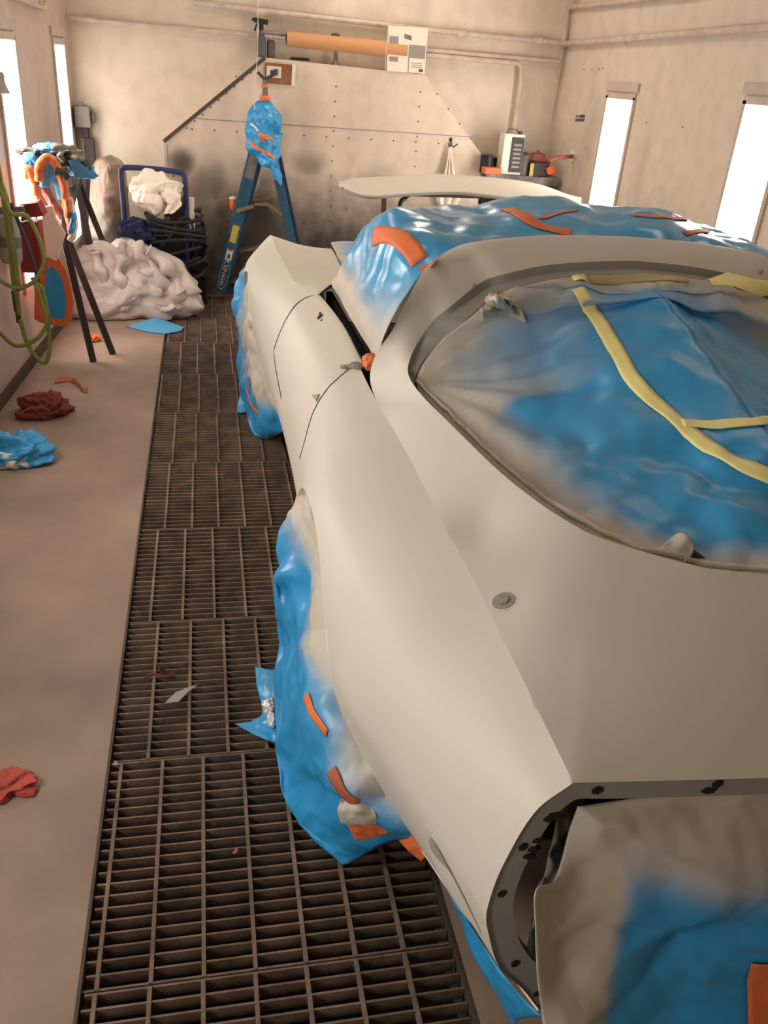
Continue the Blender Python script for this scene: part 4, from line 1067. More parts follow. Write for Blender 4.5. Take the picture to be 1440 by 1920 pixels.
# rear: columns run from under the arch lip out to the grating
ctrl = [
 [P4(562,900,.60,1), P4(560,915,.57,1), P4(556,935,.54,1), P4(552,960,.50,.8), P4(556,990,.45,.4), P4(575,1010,.38,.3)],
 [P4(590,930,.62,1), P4(575,960,.58,1), P4(558,975,.54,.7), P4(536,1000,.49,.3), P4(525,1035,.42,.1), P4(555,1085,.28,0)],
 [P4(602,1010,.58,1), P4(585,1030,.54,.8), P4(560,1050,.49,.3), P4(520,1075,.42,0), P4(508,1100,.36,0), P4(540,1160,.18,0)],
 [P4(608,1090,.54,1), P4(592,1110,.50,.8), P4(565,1120,.42,.1), P4(530,1120,.36,0), P4(514,1135,.32,0), P4(520,1160,.22,0)],
 [P4(620,1180,.50,1), P4(600,1195,.46,1), P4(575,1200,.40,.5), P4(548,1190,.30,0), P4(522,1190,.22,0), P4(516,1210,.16,0)],
 [P4(634,1260,.46,.8), P4(605,1265,.42,.6), P4(580,1270,.36,.1), P4(550,1270,.26,0), P4(520,1270,.16,0), P4(513,1290,.10,0)],
 [P4(665,1325,.43,.6), P4(615,1335,.40,.3), P4(580,1340,.32,0), P4(550,1340,.20,0), P4(522,1350,.10,0), P4(516,1380,.05,0)],
 [P4(690,1395,.40,.8), P4(628,1405,.36,.4), P4(590,1410,.28,0), P4(560,1420,.16,0), P4(530,1435,.06,0), P4(522,1465,.03,0)],
 [P4(735,1465,.36,.8), P4(635,1475,.33,.4), P4(605,1480,.24,0), P4(580,1490,.12,0), P4(552,1505,.04,0), P4(540,1510,.015,0)],
 [P4(780,1515,.32,.5), P4(670,1530,.28,.2), P4(640,1535,.18,0), P4(615,1545,.08,0), P4(598,1565,.02,0), P4(590,1572,.008,0)],
 [P4(815,1560,.28,.3), P4(730,1580,.20,0), P4(700,1590,.10,0), P4(675,1605,.03,0), P4(655,1620,.01,0), P4(645,1624,.006,0)],
]
rb = thing('rear_wheel_cover', 'torn crumpled blue masking film hung over the rear wheel arch down to the grating', 'masking film', (.2, 1.6, 0))
rf = drape('film_sheet', ctrl, 150, 90, M['film'], rb, amp=.020, scale=4.6, seed=31, edge=.35, thick=.0015)
rt = world_mesh([rf])
# torn strip lying on the grating
ctrl = [[P4(478,1249,.02,0), P4(500,1254,.03,0), P4(518,1256,.03,0), P4(540,1262,.03,0)],
        [P4(482,1290,.015,0), P4(500,1290,.03,0), P4(520,1292,.04,0), P4(545,1300,.03,0)],
        [P4(492,1335,.01,0), P4(505,1335,.03,0), P4(520,1340,.045,0), P4(548,1345,.03,0)],
        [P4(468,1357,.006,0), P4(490,1362,.02,0), P4(515,1365,.04,0), P4(550,1372,.03,0)],
        [P4(470,1364,.006,0), P4(490,1378,.01,0), P4(512,1392,.02,0), P4(545,1400,.02,0)]]
drape('torn_film_strip', ctrl, 50, 40, M['film'], rb, amp=.004, scale=20, seed=7)
slab('torn_film_tip', [Z(441,1358,.006), Z(470,1354,.01), Z(500,1338,.02), Z(512,1392,.018), Z(480,1380,.008)], (0, 0, .002), M['film'], rb)
b_ = world_mesh([rf, body])
tape('orange_tape_strip', b_, [(574,1300),(582,1325),(598,1350),(618,1378)], .022, M['orange'], rb, .004)
tape('rust_tape_strip', b_, [(621,1440),(632,1462),(648,1490),(672,1510)], .028, M['rust'], rb, .005)
ctrl = [[P4(640,1500,.30,1.2), P4(665,1492,.31,1.2), P4(700,1510,.30,1.2)], [P4(633,1520,.27,1.2), P4(665,1520,.30,1.2), P4(705,1530,.29,1.2)], [P4(640,1545,.22,1.2), P4(665,1548,.25,1.2), P4(712,1545,.26,1.2)]]
drape('primed_film_flap', ctrl, 24, 24, M['film'], rb, amp=.006, scale=14, seed=8)
ctrl = [[P4(*a_, .9) for a_ in r_] for r_ in (((652,1548,.24), (690,1545,.25), (720,1537,.27), (745,1545,.26), (775,1572,.25), (797,1608,.23)), ((660,1562,.22), (692,1562,.23), (722,1552,.25), (745,1558,.24), (768,1582,.23), (793,1612,.21)), ((667,1577,.2), (697,1572,.21), (724,1562,.24), (742,1570,.22), (762,1592,.21), (790,1616,.19)))]
drape('orange_tape_ribbon', ctrl, 16, 44, M['orange'], rb, amp=.004, scale=16, seed=2)
for q, r_, s_ in (((506,1325), (.020, .022, .02), 1), ((509,1352), (.013, .028, .016), 2)):
    h = Z(*q, .05); o = blob('crumpled_white_foil' if s_ == 1 else 'foil_tail', h, r_, M['skinfoil'], None if s_ == 1 else ff, amp=.75, scale=1.6, seed=s_*3, sub=4)
    if s_ == 1: ff = prop(o, 'crumpled scrap of white foil on the torn blue film by the rear wheel', 'foil'); o.location = (0, 0, 0)
# front
ctrl = [
 [P4(458,500,.62,1), P4(455,505,.58,.6), P4(452,512,.52,.3), P4(450,525,.45,.2), P4(452,540,.38,.2)],
 [P4(466,525,.62,1), P4(460,530,.56,.5), P4(452,540,.48,0), P4(442,556,.38,0), P4(448,580,.26,0)],
 [P4(472,560,.60,1), P4(464,570,.52,.8), P4(452,580,.42,.2), P4(440,572,.34,0), P4(452,604,.18,0)],
 [P4(478,600,.58,1), P4(468,610,.50,1), P4(456,615,.40,.6), P4(450,625,.26,.1), P4(452,650,.10,0)],
 [P4(490,640,.54,1), P4(475,650,.46,1), P4(462,655,.36,.8), P4(452,680,.20,.2), P4(452,730,.06,0)],
 [P4(508,690,.48,1.1), P4(488,700,.40,1.1), P4(470,705,.28,.7), P4(458,725,.14,.1), P4(458,765,.04,0)],
 [P4(522,730,.42,1.1), P4(500,735,.34,1.), P4(480,745,.22,.4), P4(466,770,.09,0), P4(466,795,.03,0)],
 [P4(536,770,.34,.6), P4(518,780,.26,.2), P4(500,790,.16,0), P4(482,810,.05,0), P4(478,818,.01,0)],
 [P4(545,800,.26,.4), P4(532,808,.18,.1), P4(520,815,.10,0), P4(505,822,.03,0), P4(500,825,.006,0)]]
fb = thing('front_wheel_cover', 'crumpled blue masking film over the front wheel arch, beside the door', 'masking film', (.2, 4.0, 0))
ff_ = drape('film_sheet', ctrl, 110, 70, M['film'], fb, amp=.022, scale=4.5, seed=41, edge=.4)
ft_ = world_mesh([ff_, body])
tape('orange_tape_strip', ft_, [(462,722),(467,745),(475,765),(485,788)], .016, M['orange'], fb, .004)
ctrl = [[P4(452,735,.06,0), P4(458,732,.07,0), P4(466,745,.08,0)], [P4(447,752,.04,0), P4(456,755,.05,0), P4(468,760,.06,0)], [P4(444,772,.01,0), P4(456,774,.01,0), P4(470,768,.03,0)]]
drape('torn_film_strip', ctrl, 20, 20, M['film'], fb, amp=.006, scale=18, seed=7)
# film strip hanging under the tail quarter
ctrl = [[P4(845,1680,.20,0), P4(850,1690,.16,0), P4(862,1700,.12,0)], [P4(905,1770,.22,0), P4(890,1775,.16,0), P4(890,1790,.12,0)], [P4(962,1850,.26,0), P4(930,1845,.18,0), P4(925,1850,.12,0)], [P4(1015,1905,.28,0), P4(975,1910,.18,0), P4(965,1930,.1,0)]]
drape('underbody_film', ctrl, 40, 20, M['film'], car, amp=.004, scale=14, seed=3)
#PART3
# ------------------------------------------------------------------ step ladder with masked top
LY = 6.42
def L_(px, py, y=LY): return Y(px, py, y)
ld = thing('step_ladder', 'blue fibreglass step ladder by the back wall, its top wrapped in blue film', 'ladder', L_(405, 552))
ld.location.z = 0
def rail(name, a, b, wa, y0, y1, m, par):
    """rail with its wide face to the camera; a,b centre pixels bottom/top"""
    A = L_(*a, y0); B = L_(*b, y1); b_ = MB(); d = (B-A).normalized()
    b_.bar(A, B, wa, .035, up=(0, -1, 0)); return b_.build(name, m, par, bevel=.003), A, B, d
r1, A1, B1, d1 = rail('front_rail', (412, 545), (484, 262), .088, LY, LY, M['ladder'], ld)
b = MB(); sdir = d1.cross(Vector((0, 1, 0))).normalized()
if sdir.x < 0: sdir = -sdir
b.bar(A1+sdir*.050+Vector((0,.02,0)), B1+sdir*.050+Vector((0,.02,0)), .03, .06, up=(0, -1, 0)); b.build('rail_edge', M['ladder_dk'], ld, bevel=.002)
b = MB(); P_ = A1.lerp(B1, .76)+Vector((0, -.02, 0)); Q_ = A1.lerp(B1, .95)+Vector((0, -.02, 0)); b.bar(P_, Q_, .066, .006, up=(0, -1, 0)); b.build('metal_plate', M['alu'], ld)
r2, A2, B2, d2 = rail('rear_rail', (551, 470), (506, 262), .062, LY-.02, LY-.02, M['ladder'], ld)
b = MB(); 
# extend rear rail down to the floor, hidden behind the fender
E_ = A2 + (A2-B2)*((A2.z)/(B2.z-A2.z)); b.bar(E_, A2, .062, .035, up=(0, -1, 0)); b.build('rear_rail', M['ladder'], ld, bevel=.003)
b = MB(); b.bar(E_+Vector((.045, .02, 0)), B2+Vector((.045, .02, 0)), .022, .05, up=(0, -1, 0)); b.build('rail_edge', M['ladder_dk'], ld)
b = MB(); pts = [L_(443, 396, LY-.03), L_(476, 386, LY-.03), L_(480, 382, LY-.03), L_(500, 382, LY-.03), L_(505, 388, LY-.03), L_(528, 403, LY-.03)]
b.bar(pts[0], pts[1], .024, .034, up=(0, -1, 0)); b.bar(pts[2]-Vector((.01,0,.004)), pts[3]+Vector((.004,0,-.004)), .018, .046, up=(0, -1, 0)); b.bar(pts[3], pts[5], .024, .034, up=(0, -1, 0)); b.build('spreader_brace', M['brass'], ld, bevel=.003)
b = MB(); b.bar(L_(463, 380, LY+.12), L_(512, 372, LY+.12), .12, .02); b.build('rung', M['brass'], ld); b = MB(); b.bar(L_(440, 470, LY+.1), L_(535, 455, LY+.1), .09, .02); b.build('rung', M['brass'], ld); b = MB(); b.bar(L_(418, 528, LY+.1), L_(560, 510, LY+.1), .09, .02); b.build('rung', M['brass'], ld)
uL = d1; xL = sdir
def rl(name, t, w_, h_, m, off=.022, dx=0, par=None):
    c = A1.lerp(B1, t)+Vector((0, -off, 0))+xL*dx; b = MB(); b.bar(c-uL*h_/2, c+uL*h_/2, w_, .003, up=(0, -1, 0)); return b.build(name, m, par or ld), c
rl('yellow_label', .395, .048, .125, M['label_y']); o_, c = rl('yellow_label_header', .46, .04, .014, M['grey2'], .024)
rl('warning_label', .255, .046, .085, M['label_w']); o_, c = rl('warning_symbol', .295, .034, .022, M['red'], .024); rl('warning_print', .245, .02, .03, M['grey2'], .024)
# oval maker's plate
c = A1.lerp(B1, .115)+Vector((0, -.0195, 0)); V = []
for k in range(32): a_ = 2*PI*k/32; V.append(c+uL*math.cos(a_)*.108+xL*math.sin(a_)*.031)
slab('oval_plate', V, (0, -.002, 0), M['label_w'], ld); V = [c+(v-c)*.93+Vector((0, -.0021, 0)) for v in V]; slab('oval_plate_field', V, (0, -.001, 0), M['ladder_dk'], ld)
text('plate_lettering', 'WERNER', .040, c+Vector((0, -.0035, 0)), uL, -xL, M['label_w'], ld)
# orange capped bottle behind the rail
tb = thing('orange_spray_bottle', 'orange bottle with white cap hanging behind the front rail of the ladder', 'bottle', L_(435, 390, LY+.04))
b = MB(); b.lathe(L_(437, 392, LY+.05), [(.02, 0), (.024, .01), (.024, .06), (.016, .075)], 14); b.build('bottle_body', M['orangeplastic'], tb, True)
b = MB(); b.lathe(L_(437, 373, LY+.05)-Vector((0,0,.0)), [(.03, 0), (.028, .008), (.01, .02)], 14); b.build('cap', M['label_w'], tb, True)
# film wrap hung over the top
fw = thing('film_wrap', 'blue film parcel bound with orange tape, hung over the top of the ladder', 'masking film', L_(492, 200, LY-.1))
rows = [((488,186),(506,186)), ((478,192),(510,194)), ((466,208),(524,214)), ((461,232),(527,226)), ((462,262),(527,258)), ((464,284),(525,286)), ((484,296),(525,310)), ((505,320),(525,334)), ((520,338),(526,350))]
ctrl = []
for i, (l, r_) in enumerate(rows):
    row = []
    for k in range(7):
        f = k/6; y_ = LY-.06-.10*math.sin(PI*f)*min(1, .3+i/4)
        row.append((*Y(l[0]+(r_[0]-l[0])*f, l[1]+(r_[1]-l[1])*f, y_), 0))
    ctrl.append(row)
wr = drape('film_sheet', ctrl, 80, 50, M['film'], fw, amp=.02, scale=9, seed=17, edge=.3, thick=.002)
wrt = world_mesh([wr])
tape('orange_tape_strip', wrt, [(482,250),(492,256),(505,258),(514,262)], .028, M['orange'], fw, .004, step=5)
tape('orange_tape_strip', wrt, [(486,252),(492,262),(495,268)], .018, M['orange'], fw, .005, step=4)
tape('orange_tape_strip', wrt, [(466,264),(480,276),(495,284),(508,290),(515,302)], .022, M['orange'], fw, .004, step=5)
b = MB(); b.tube([L_(470,232,LY-.13), L_(478,238,LY-.15), L_(484,246,LY-.16)], .008, 8); b.build('twisted_edge', M['label_w'], fw, True)
slab('grey_back_flap', [L_(508,206,LY-.02), L_(520,206,LY-.02), L_(528,218,LY-.02), L_(524,236,LY-.02), L_(514,214,LY-.02)], (0, .01, 0), M['leg'], fw)
hg = thing('hanger', 'dark forked hanger bound with orange tape at the neck of the film parcel', 'hanger', L_(497, 186, LY-.08))
yh = LY-.08
b = MB(); b.tube([L_(497, 190, yh), L_(497, 165, yh), L_(497, 150, yh)], [.022, .018, .016], 10); b.build('neck', M['greybox'], hg, True)
b = MB(); b.lathe(L_(497, 188, yh), [(.034, 0), (.038, .012), (.03, .03)], 12); b.lathe(L_(497, 164, yh), [(.022, 0), (.026, .006), (.022, .018)], 12); b.build('orange_binding', M['orange'], hg, True)
b = MB(); b.tube(smooth_path([L_(497,160,yh), L_(495,148,yh), L_(489,141,yh), L_(483,135,yh)], 4), .010, 8); b.tube(smooth_path([L_(498,156,yh), L_(502,146,yh), L_(510,142,yh), L_(516,135,yh)], 4), .010, 8)
b.box(tuple(L_(507,142,yh)-Vector((.0,.01,0))), tuple(L_(517,132,yh)+Vector((.0,.01,0)))); b.build('fork', M['leg'], hg, True)
cw = thing('hanging_cord', 'thin white cord hanging from above down to the film parcel on the ladder', 'cord', L_(480, 100, LY-.1))
b = MB(); b.tube([L_(486, -60, LY-.1), L_(484, 16, LY-.1), L_(483, 100, LY-.1), L_(478, 160, LY-.12), L_(477, 205, LY-.17)], .0022, 6); b.build('cord_line', M['label_w'], cw, True)
cw2 = thing('hanging_cord', 'thin white cord hanging in front of the white carton', 'cord', Y(730, 60, LY-.2))
b = MB(); b.tube([Y(733, -60, LY-.2), Y(732, 0, LY-.2), Y(724, 95, LY-.2), Y(722, 130, LY-.2)], .002, 6); b.build('cord_line', M['label_w'], cw2, True)

# ------------------------------------------------------------------ hood panel on its stand
hz = .97
hd = prop(empty('car_hood', (1.6, 5.8, hz)), 'primed grey car hood lying flat on a dark stand in front of the back wall', 'car hood')
A_ = [Z(635,349,hz), Z(690,366,hz-.01), Z(760,362,hz), Z(860,359,hz+.01), Z(960,370,hz), Z(1090,380,hz-.02)]
B_ = [Z(637,343,hz), Z(665,334,hz+.02), Z(740,330,hz+.02), Z(830,326,hz+.02), Z(990,341,hz+.03), Z(1088,374,hz-.01)]
ctrl = []
for a_, b_ in zip(A_, B_):
    row = []
    for k in range(6):
        f = k/5; q = a_.lerp(b_, f); q.z += .02*math.sin(PI*f); row.append((*q, 0))
    ctrl.append(row)
o = drape('hood_skin', ctrl, 70, 40, M['primer'], hd, amp=0, thick=.02)
b = MB(); e = smooth_path([p-Vector((0, 0, .012)) for p in A_], 6); b.tube(e, .009, 8); b.build('hood_edge', M['primer_dark'], hd, True)
b = MB(); a_ = Z(1087,380,hz-.02); b.box(tuple(a_-Vector((.04, .02, .06))), tuple(a_+Vector((.0, .02, -.01)))); a_ = Z(640,351,hz); b.box(tuple(a_-Vector((.0, .01, .02))), tuple(a_+Vector((.03, .01, -.0)))); b.build('tape_tab', M['orange'], hd)
st = thing('hood_stand', 'dark metal stand with bent legs under the grey hood', 'stand', Vector((1.5, 5.75, 0)))
ys_t = 5.75
for q in ((722,366), (716,366), (940,372), (985,378)):
    pass
def leg_(pts, r, m): 
    b = MB(); b.tube(pts, r, 8); b.build('leg', m, st, True)
g = Y(720, 368, 5.55); leg_([g, Vector((g.x+.03, 5.5, 0.0))], .016, M['brownleg'])
g = Y(757, 362, 5.6); leg_(smooth_path([Y(790,362,5.6), Y(770,364,5.6), Y(757,374,5.6), Y(748,392,5.55), Vector((g.x-.12, 5.5, .35)), Vector((g.x-.13, 5.5, 0))], 5), .014, M['black'])
g = Y(908, 372, 5.7); leg_(smooth_path([Y(918,374,5.7), Y(908,378,5.7), Y(900,392,5.7), Vector((g.x-.1, 5.7, 0))], 5), .014, M['black'])
g = Y(926, 374, 5.7); leg_(smooth_path([Y(918,374,5.7), Y(928,378,5.7), Y(933,392,5.7), Vector((g.x+.12, 5.7, 0))], 5), .014, M['black'])
g = Y(972, 378, 5.8); leg_([Y(972, 376, 5.8), Vector((g.x, 5.8, 0))], .018, M['black'])
b = MB(); b.bar(Y(700,361,5.8), Y(1040,372,5.9), .03, .03); b.build('top_rail', M['brownleg'], st)

# ------------------------------------------------------------------ push cart and machine in the left corner
CY = 6.25
hc = thing('cart_handle', 'dark blue tubular push cart standing by the back wall, holding hoses', 'cart', Vector((Y(290, 400, CY).x, CY, 0)))
pts = [Y(236,452,CY), Y(232,390,CY), Y(227,325,CY), Y(230,317,CY), Y(238,314,CY), Y(290,317,CY), Y(335,323,CY), Y(344,328,CY), Y(347,338,CY), Y(350,400,CY), Y(351,455,CY)]
b = MB(); b.tube(smooth_path(pts, 5), .0185, 12); b.build('handle_frame', M['blue_metal'], hc, True)
pl_, pr_ = Y(236,452,CY), Y(351,455,CY)
b = MB(); b.bar((pl_.x, CY, pl_.z), (pl_.x, CY, .12), .03, .03, up=(0,1,0)); b.bar((pr_.x, CY, pr_.z), (pr_.x, CY, .12), .03, .03, up=(0,1,0)); b.bar((pl_.x, CY-.01, .30), (pr_.x, CY-.01, .30), .03, .06, up=(0,0,1)); b.build('lower_frame', M['blue_metal'], hc)
b = MB(); b.box((pl_.x-.02, CY-.05, .09), (pr_.x+.05, BW-.18, .13)); b.build('platform', M['blue_metal'], hc)
for x in (pl_.x, pr_.x):
    b = MB(); b.lathe((x-.02, BW-.24, .05), [(.05, 0), (.05, .04)], 18, axis=(1, 0, 0)); b.lathe((x-.02, CY, .05), [(.05, 0), (.05, .04)], 18, axis=(1, 0, 0)); b.build('caster', M['rubber'], hc, True)
mc = thing('spray_pump', 'black pump unit with metal fittings on the blue cart, under the white bag', 'machine', Vector(((pl_.x+pr_.x)/2, CY+.1, .13)))
xm = (pl_.x+pr_.x)/2
b = MB(); b.box((xm-.1, CY+.04, .13), (pr_.x+.02, CY+.28, .55)); b.build('pump_body', M['black'], mc, bevel=.02)
a_ = Y(340, 400, CY+.12); b = MB(); b.box((a_.x-.12, CY+.1, .5), (a_.x+.04, CY+.26, a_.z+.10)); b.build('motor_housing', M['leg'], mc, bevel=.02)
b = MB(); b.lathe(Y(283, 415, CY+.02), [(.03, 0), (.036, .02), (.036, .08), (.02, .1), (.02, .16)], 16); b.cyl(Y(290,425,CY), Y(318,408,CY), .014); b.cyl(Y(296,430,CY), Y(283,412,CY), .018); b.lathe(Y(309,425,CY), [(.022, 0), (.022, .03)], 14, axis=(0, -1, 0)); b.build('fitting', M['alu'], mc, True)
b = MB(); b.box(tuple(Y(356,432,CY-.0)), tuple(Y(364,370,CY+.03))); b.build('beige_panel', M['carton'], mc)
b = MB(); b.cyl(Y(364,395,CY), Y(373,394,CY), .012); b.lathe(Y(372,394,CY), [(.02, 0), (.02, .02)], 10, axis=(1, 0, 0)); b.build('valve', M['black'], mc, True)
b = MB(); b.cyl(Y(259,393,CY), Y(272,395,CY), .005); b.build('yellow_lever', M['label_y'], mc)
o = blob('blue_hose_basket', Vector((0, 0, 0)), (1, 1, 1), M['navyrag'], None, sub=1) if False else None
rg = blob('navy_cloth', Y(263, 435, CY-.05), (.12, .07, .075), M['navyrag'], None, amp=.6, scale=2.6, seed=8, sub=5); prop(rg, 'crumpled dark navy cloth lying inside the blue cart frame', 'cloth')
# hoses coiled
hz_ = thing('coiled_hose', 'black air hose coiled in loops over the right side of the cart', 'hose', Vector((pr_.x-.05, CY-.08, .1)))
b = MB()
for k in range(7):
    cx_, cy_ = pr_.x-.08, CY-.03; z_ = .20+.065*k; rr_ = .19+.02*math.sin(k*2.1)
    b.tube([Vector((cx_+rr_*math.cos(2*PI*i/28), cy_+.10*math.sin(2*PI*i/28), z_+.04*math.sin(2*PI*i/28+k)+.0022*i)) for i in range(29)], .013, 8, False)
b.tube(smooth_path([Y(300,462,CY-.12), Y(318,445,CY-.13), Y(335,415,CY-.12), Y(352,408,CY-.1), Y(362,430,CY-.08), Y(362,470,CY-.08)], 6), .009, 8)
b.tube(smooth_path([Y(290,442,CY-.1), Y(320,440,CY-.12), Y(345,428,CY-.1)], 6), .009, 8)
b.tube(smooth_path([Y(330,500,CY-.13), Y(352,492,CY-.13), Y(377,482,CY-.13)], 6), .009, 8); b.build('hose_loops', M['rubber'], hz_, True)
bk = thing('dark_crate', 'dark crate at the foot of the cart beside the white heap', 'crate', Vector((pr_.x, CY-.05, 0)))
b = MB(); b.box((pr_.x+.03, CY+.02, 0.0), (pr_.x+.13, CY+.3, .12)); b.box((pr_.x+.05, CY+.0, .12), (pr_.x+.13, CY+.3, .52)); b.build('crate_body', M['dark'], bk, bevel=.01)
# white bag on top
wb = blob('white_plastic_bag', Y(292, 358, CY-.02), (.165, .12, .125), M['bag'], None, amp=.42, scale=1.7, seed=5, sub=6); prop(wb, 'bright white crumpled plastic bag resting on top of the cart machine', 'plastic bag')
ctrl = [[(*Y(x, y_, CY-.1-.02*(k % 2)), 0) for k, x in enumerate(xs)] for y_, xs in ((372, (312, 320, 328, 334)), (382, (314, 324, 334, 341)), (392, (310, 318, 326, 333)), (401, (306, 312, 318, 322)))]
drape('bag_flap', ctrl, 24, 24, M['bag'], wb, amp=.01, scale=14, seed=4)
ctrl = [[(*Y(x, y_, CY-.1-.02*(k % 2)), 0) for k, x in enumerate(xs)] for y_, xs in ((370, (272, 280, 288, 294)), (380, (280, 284, 289, 293)), (389, (286, 288, 290, 292)))]
drape('bag_flap', ctrl, 24, 24, M['bag'], wb, amp=.01, scale=14, seed=6)

# hazy plastic sheet in the corner
ctrl = []
for (l, r_, y_) in (((180,298),(208,290),6.6), ((172,320),(232,308),6.5), ((168,370),(240,365),6.5), ((166,430),(246,430),6.45), ((166,500),(246,500),6.42), ((168,540),(240,540),6.38)):
    ctrl.append([(*Y(l[0]+(r_[0]-l[0])*k/6, l[1]+(r_[1]-l[1])*k/6, y_-.10*math.sin(PI*k/6)), 0) for k in range(7)])
o = drape('plastic_sheet', ctrl, 90, 70, M['green_sheet'], None, amp=.03, scale=4.5, seed=6, thick=.002); prop(o, 'hazy greenish plastic sheet bunched up in the far left corner', 'plastic sheet')

# big pile of white sheeting
pc = Vector((Z(245, 585, 0).x, 6.02, .17))
def bump_(p): return 1 + .16*math.cos(3*math.atan2(p.y, p.x)+1.) + .1*p.x*(p.z > 0)
HPx = blob('white_sheet_heap', pc, (.44, .26, .30), M['sheet'], None, amp=.34, scale=1.9, seed=12, sub=6, floor=.004, fn=bump_, fine=.5)
prop(HPx, 'large heap of crumpled white plastic sheeting on the floor below the cart', 'plastic sheet')
ctrl = [[(*Z(x, y_+dy, z), 0) for x, y_, z in row] for row, dy in (
   (((200,575,.07), (230,562,.12), (265,560,.10), (300,572,.13), (335,565,.14), (352,560,.10)), 0),
   (((198,584,.05), (230,576,.10), (265,570,.09), (300,580,.10), (335,580,.10), (362,570,.05)), 0),
   (((202,590,.005), (230,590,.03), (265,584,.03), (300,590,.03), (335,594,.02), (355,588,.01)), 0))]
o = drape('sheet_roll', ctrl, 40, 80, M['sheet'], HPx, amp=.03, scale=9, seed=3, thick=.003)
# standing folds over the heap (long creased panels)
rnd = random.Random(5)
for k, (pa, pb, pc_) in enumerate((((250,458), (285,500), (330,560)), ((228,478), (222,520), (250,560)), ((275,470), (315,500), (340,545)), ((180,470), (190,520), (210,570)), ((262,505), (300,520), (345,565)))):
    zz = (.38, .24, .06); base = [Y(*q, 5.86-.04*(k % 2)) for q in (pa, pb, pc_)]
    for q in base: q.z = max(q.z, .03)
    pth = smooth_path(base, 12); b = MB(); b.tube(pth, [.035+.015*math.sin(i*.5+k) for i in range(len(pth))], 10)
    o = b.build('sheet_fold', M['sheet'], HPx, True, 180)
    for v in o.data.vertices: v.co += Vector((1, .6, .8))*.014*crinkle(v.co, 11, k)

# blue paper, tape bits, rags on the floor
o = slab('blue_paper', [Z(236,612,.004), Z(283,598,.03), Z(296,596,.035), Z(345,614,.005), Z(338,621,.004), Z(308,626,.004), Z(275,622,.004)], (0, 0, .002), M['bluepaper']); prop(o, 'flat piece of light blue masking paper lying half on the grating', 'paper')
c = Z(177, 634, .02); o = blob('orange_tape_scrap', c, (.035, .03, .025), M['orange'], None, amp=.8, scale=2, seed=4, sub=4, floor=.002); prop(o, 'small ball of orange tape between the black stand legs', 'tape')
rows = []
for q, w__ in (((103,714),.02), ((120,711),.02), ((135,712),.018), ((147,722),.015), ((156,731),.014), ((165,730),.02)):
    c = Z(*q, .012); rows.append([(c.x, c.y-w__, .004, 0), (c.x, c.y, .014, 0), (c.x, c.y+w__, .022, 0)])
o = drape('orange_tape_curl', rows, 40, 8, M['rust'], None, amp=.003, scale=20, thick=.002); prop(o, 'long curl of orange tape lying on the concrete above the red rag', 'tape')
def rag(name, px, rad, m, label, cat, seed, amp=.7, sc=2.0, zc=None):
    c = Z(*px, rad[2]*.6); c.z = rad[2]*.55
    o = blob(name, c, rad, m, None, amp=amp, scale=sc, seed=seed, sub=5, floor=.003); prop(o, label, cat); return o
rr1 = rag('red_rag', (84, 762), (.12, .10, .06), M['redrag'], 'crumpled dark red rag on the concrete near the left wall', 'rag', 3)
blob('rag_fold', Z(60, 778, .02), (.09, .04, .022), M['redrag'], rr1, amp=.5, scale=2, seed=6, sub=4, floor=.003)
blob('rag_fold', Z(98, 752, .07), (.05, .06, .04), M['redrag'], rr1, amp=.6, scale=2, seed=9, sub=4)
bp = rag('crumpled_blue_film', (34, 845), (.13, .11, .075), M['film'], 'crumpled ball of blue film with white inside, at the left edge of the photo', 'masking film', 14, .75, 1.8)
blob('white_inner_sheet', Z(22, 862, .03), (.07, .05, .045), M['white'], bp, amp=.6, scale=2, seed=2, sub=4, floor=.003)
rag('salmon_rag', (12, 1468), (.065, .045, .02), M['salmonrag'], 'flat salmon red rag at the lower left edge of the photo', 'rag', 5, .5)
# scraps on the grating
o = MB(); o.tube(smooth_path([Z(272,1272,.006), Z(285,1264,.01), Z(298,1266,.008), Z(312,1269,.004), Z(326,1263,.008)], 5), .0035, 6); o = o.build('red_tape_thread', M['red'], None, True); prop(o, 'thin twisted red thread lying on the grating', 'thread')
o = slab('clear_tape_scrap', [Z(309,1318,.004), Z(330,1298,.006), Z(355,1288,.01), Z(372,1283,.008), Z(350,1300,.008), Z(335,1316,.006)], (0, 0, .001), M['clear']); prop(o, 'see-through pointed scrap of tape on the grating below the red thread', 'tape')
o = blob('dust_fluff', Z(300,1250,.01), (.006, .012, .012), M['grate'], None, amp=.8, sub=3); prop(o, 'small grey fluff standing on the grating above the red thread', 'fluff')
o = slab('paper_chip', [Z(212,1436,.002), Z(216,1426,.006), Z(224,1434,.003)], (0, 0, .001), M['grey']); prop(o, 'tiny pale chip on the grating near the concrete edge', 'scrap')
o = slab('paper_chip', [Z(436,1600,.003), Z(443,1588,.008), Z(446,1594,.006), Z(441,1602,.003)], (0, 0, .001), M['rust']); prop(o, 'tiny tan chip on the grating in front of the rear film cover', 'scrap')

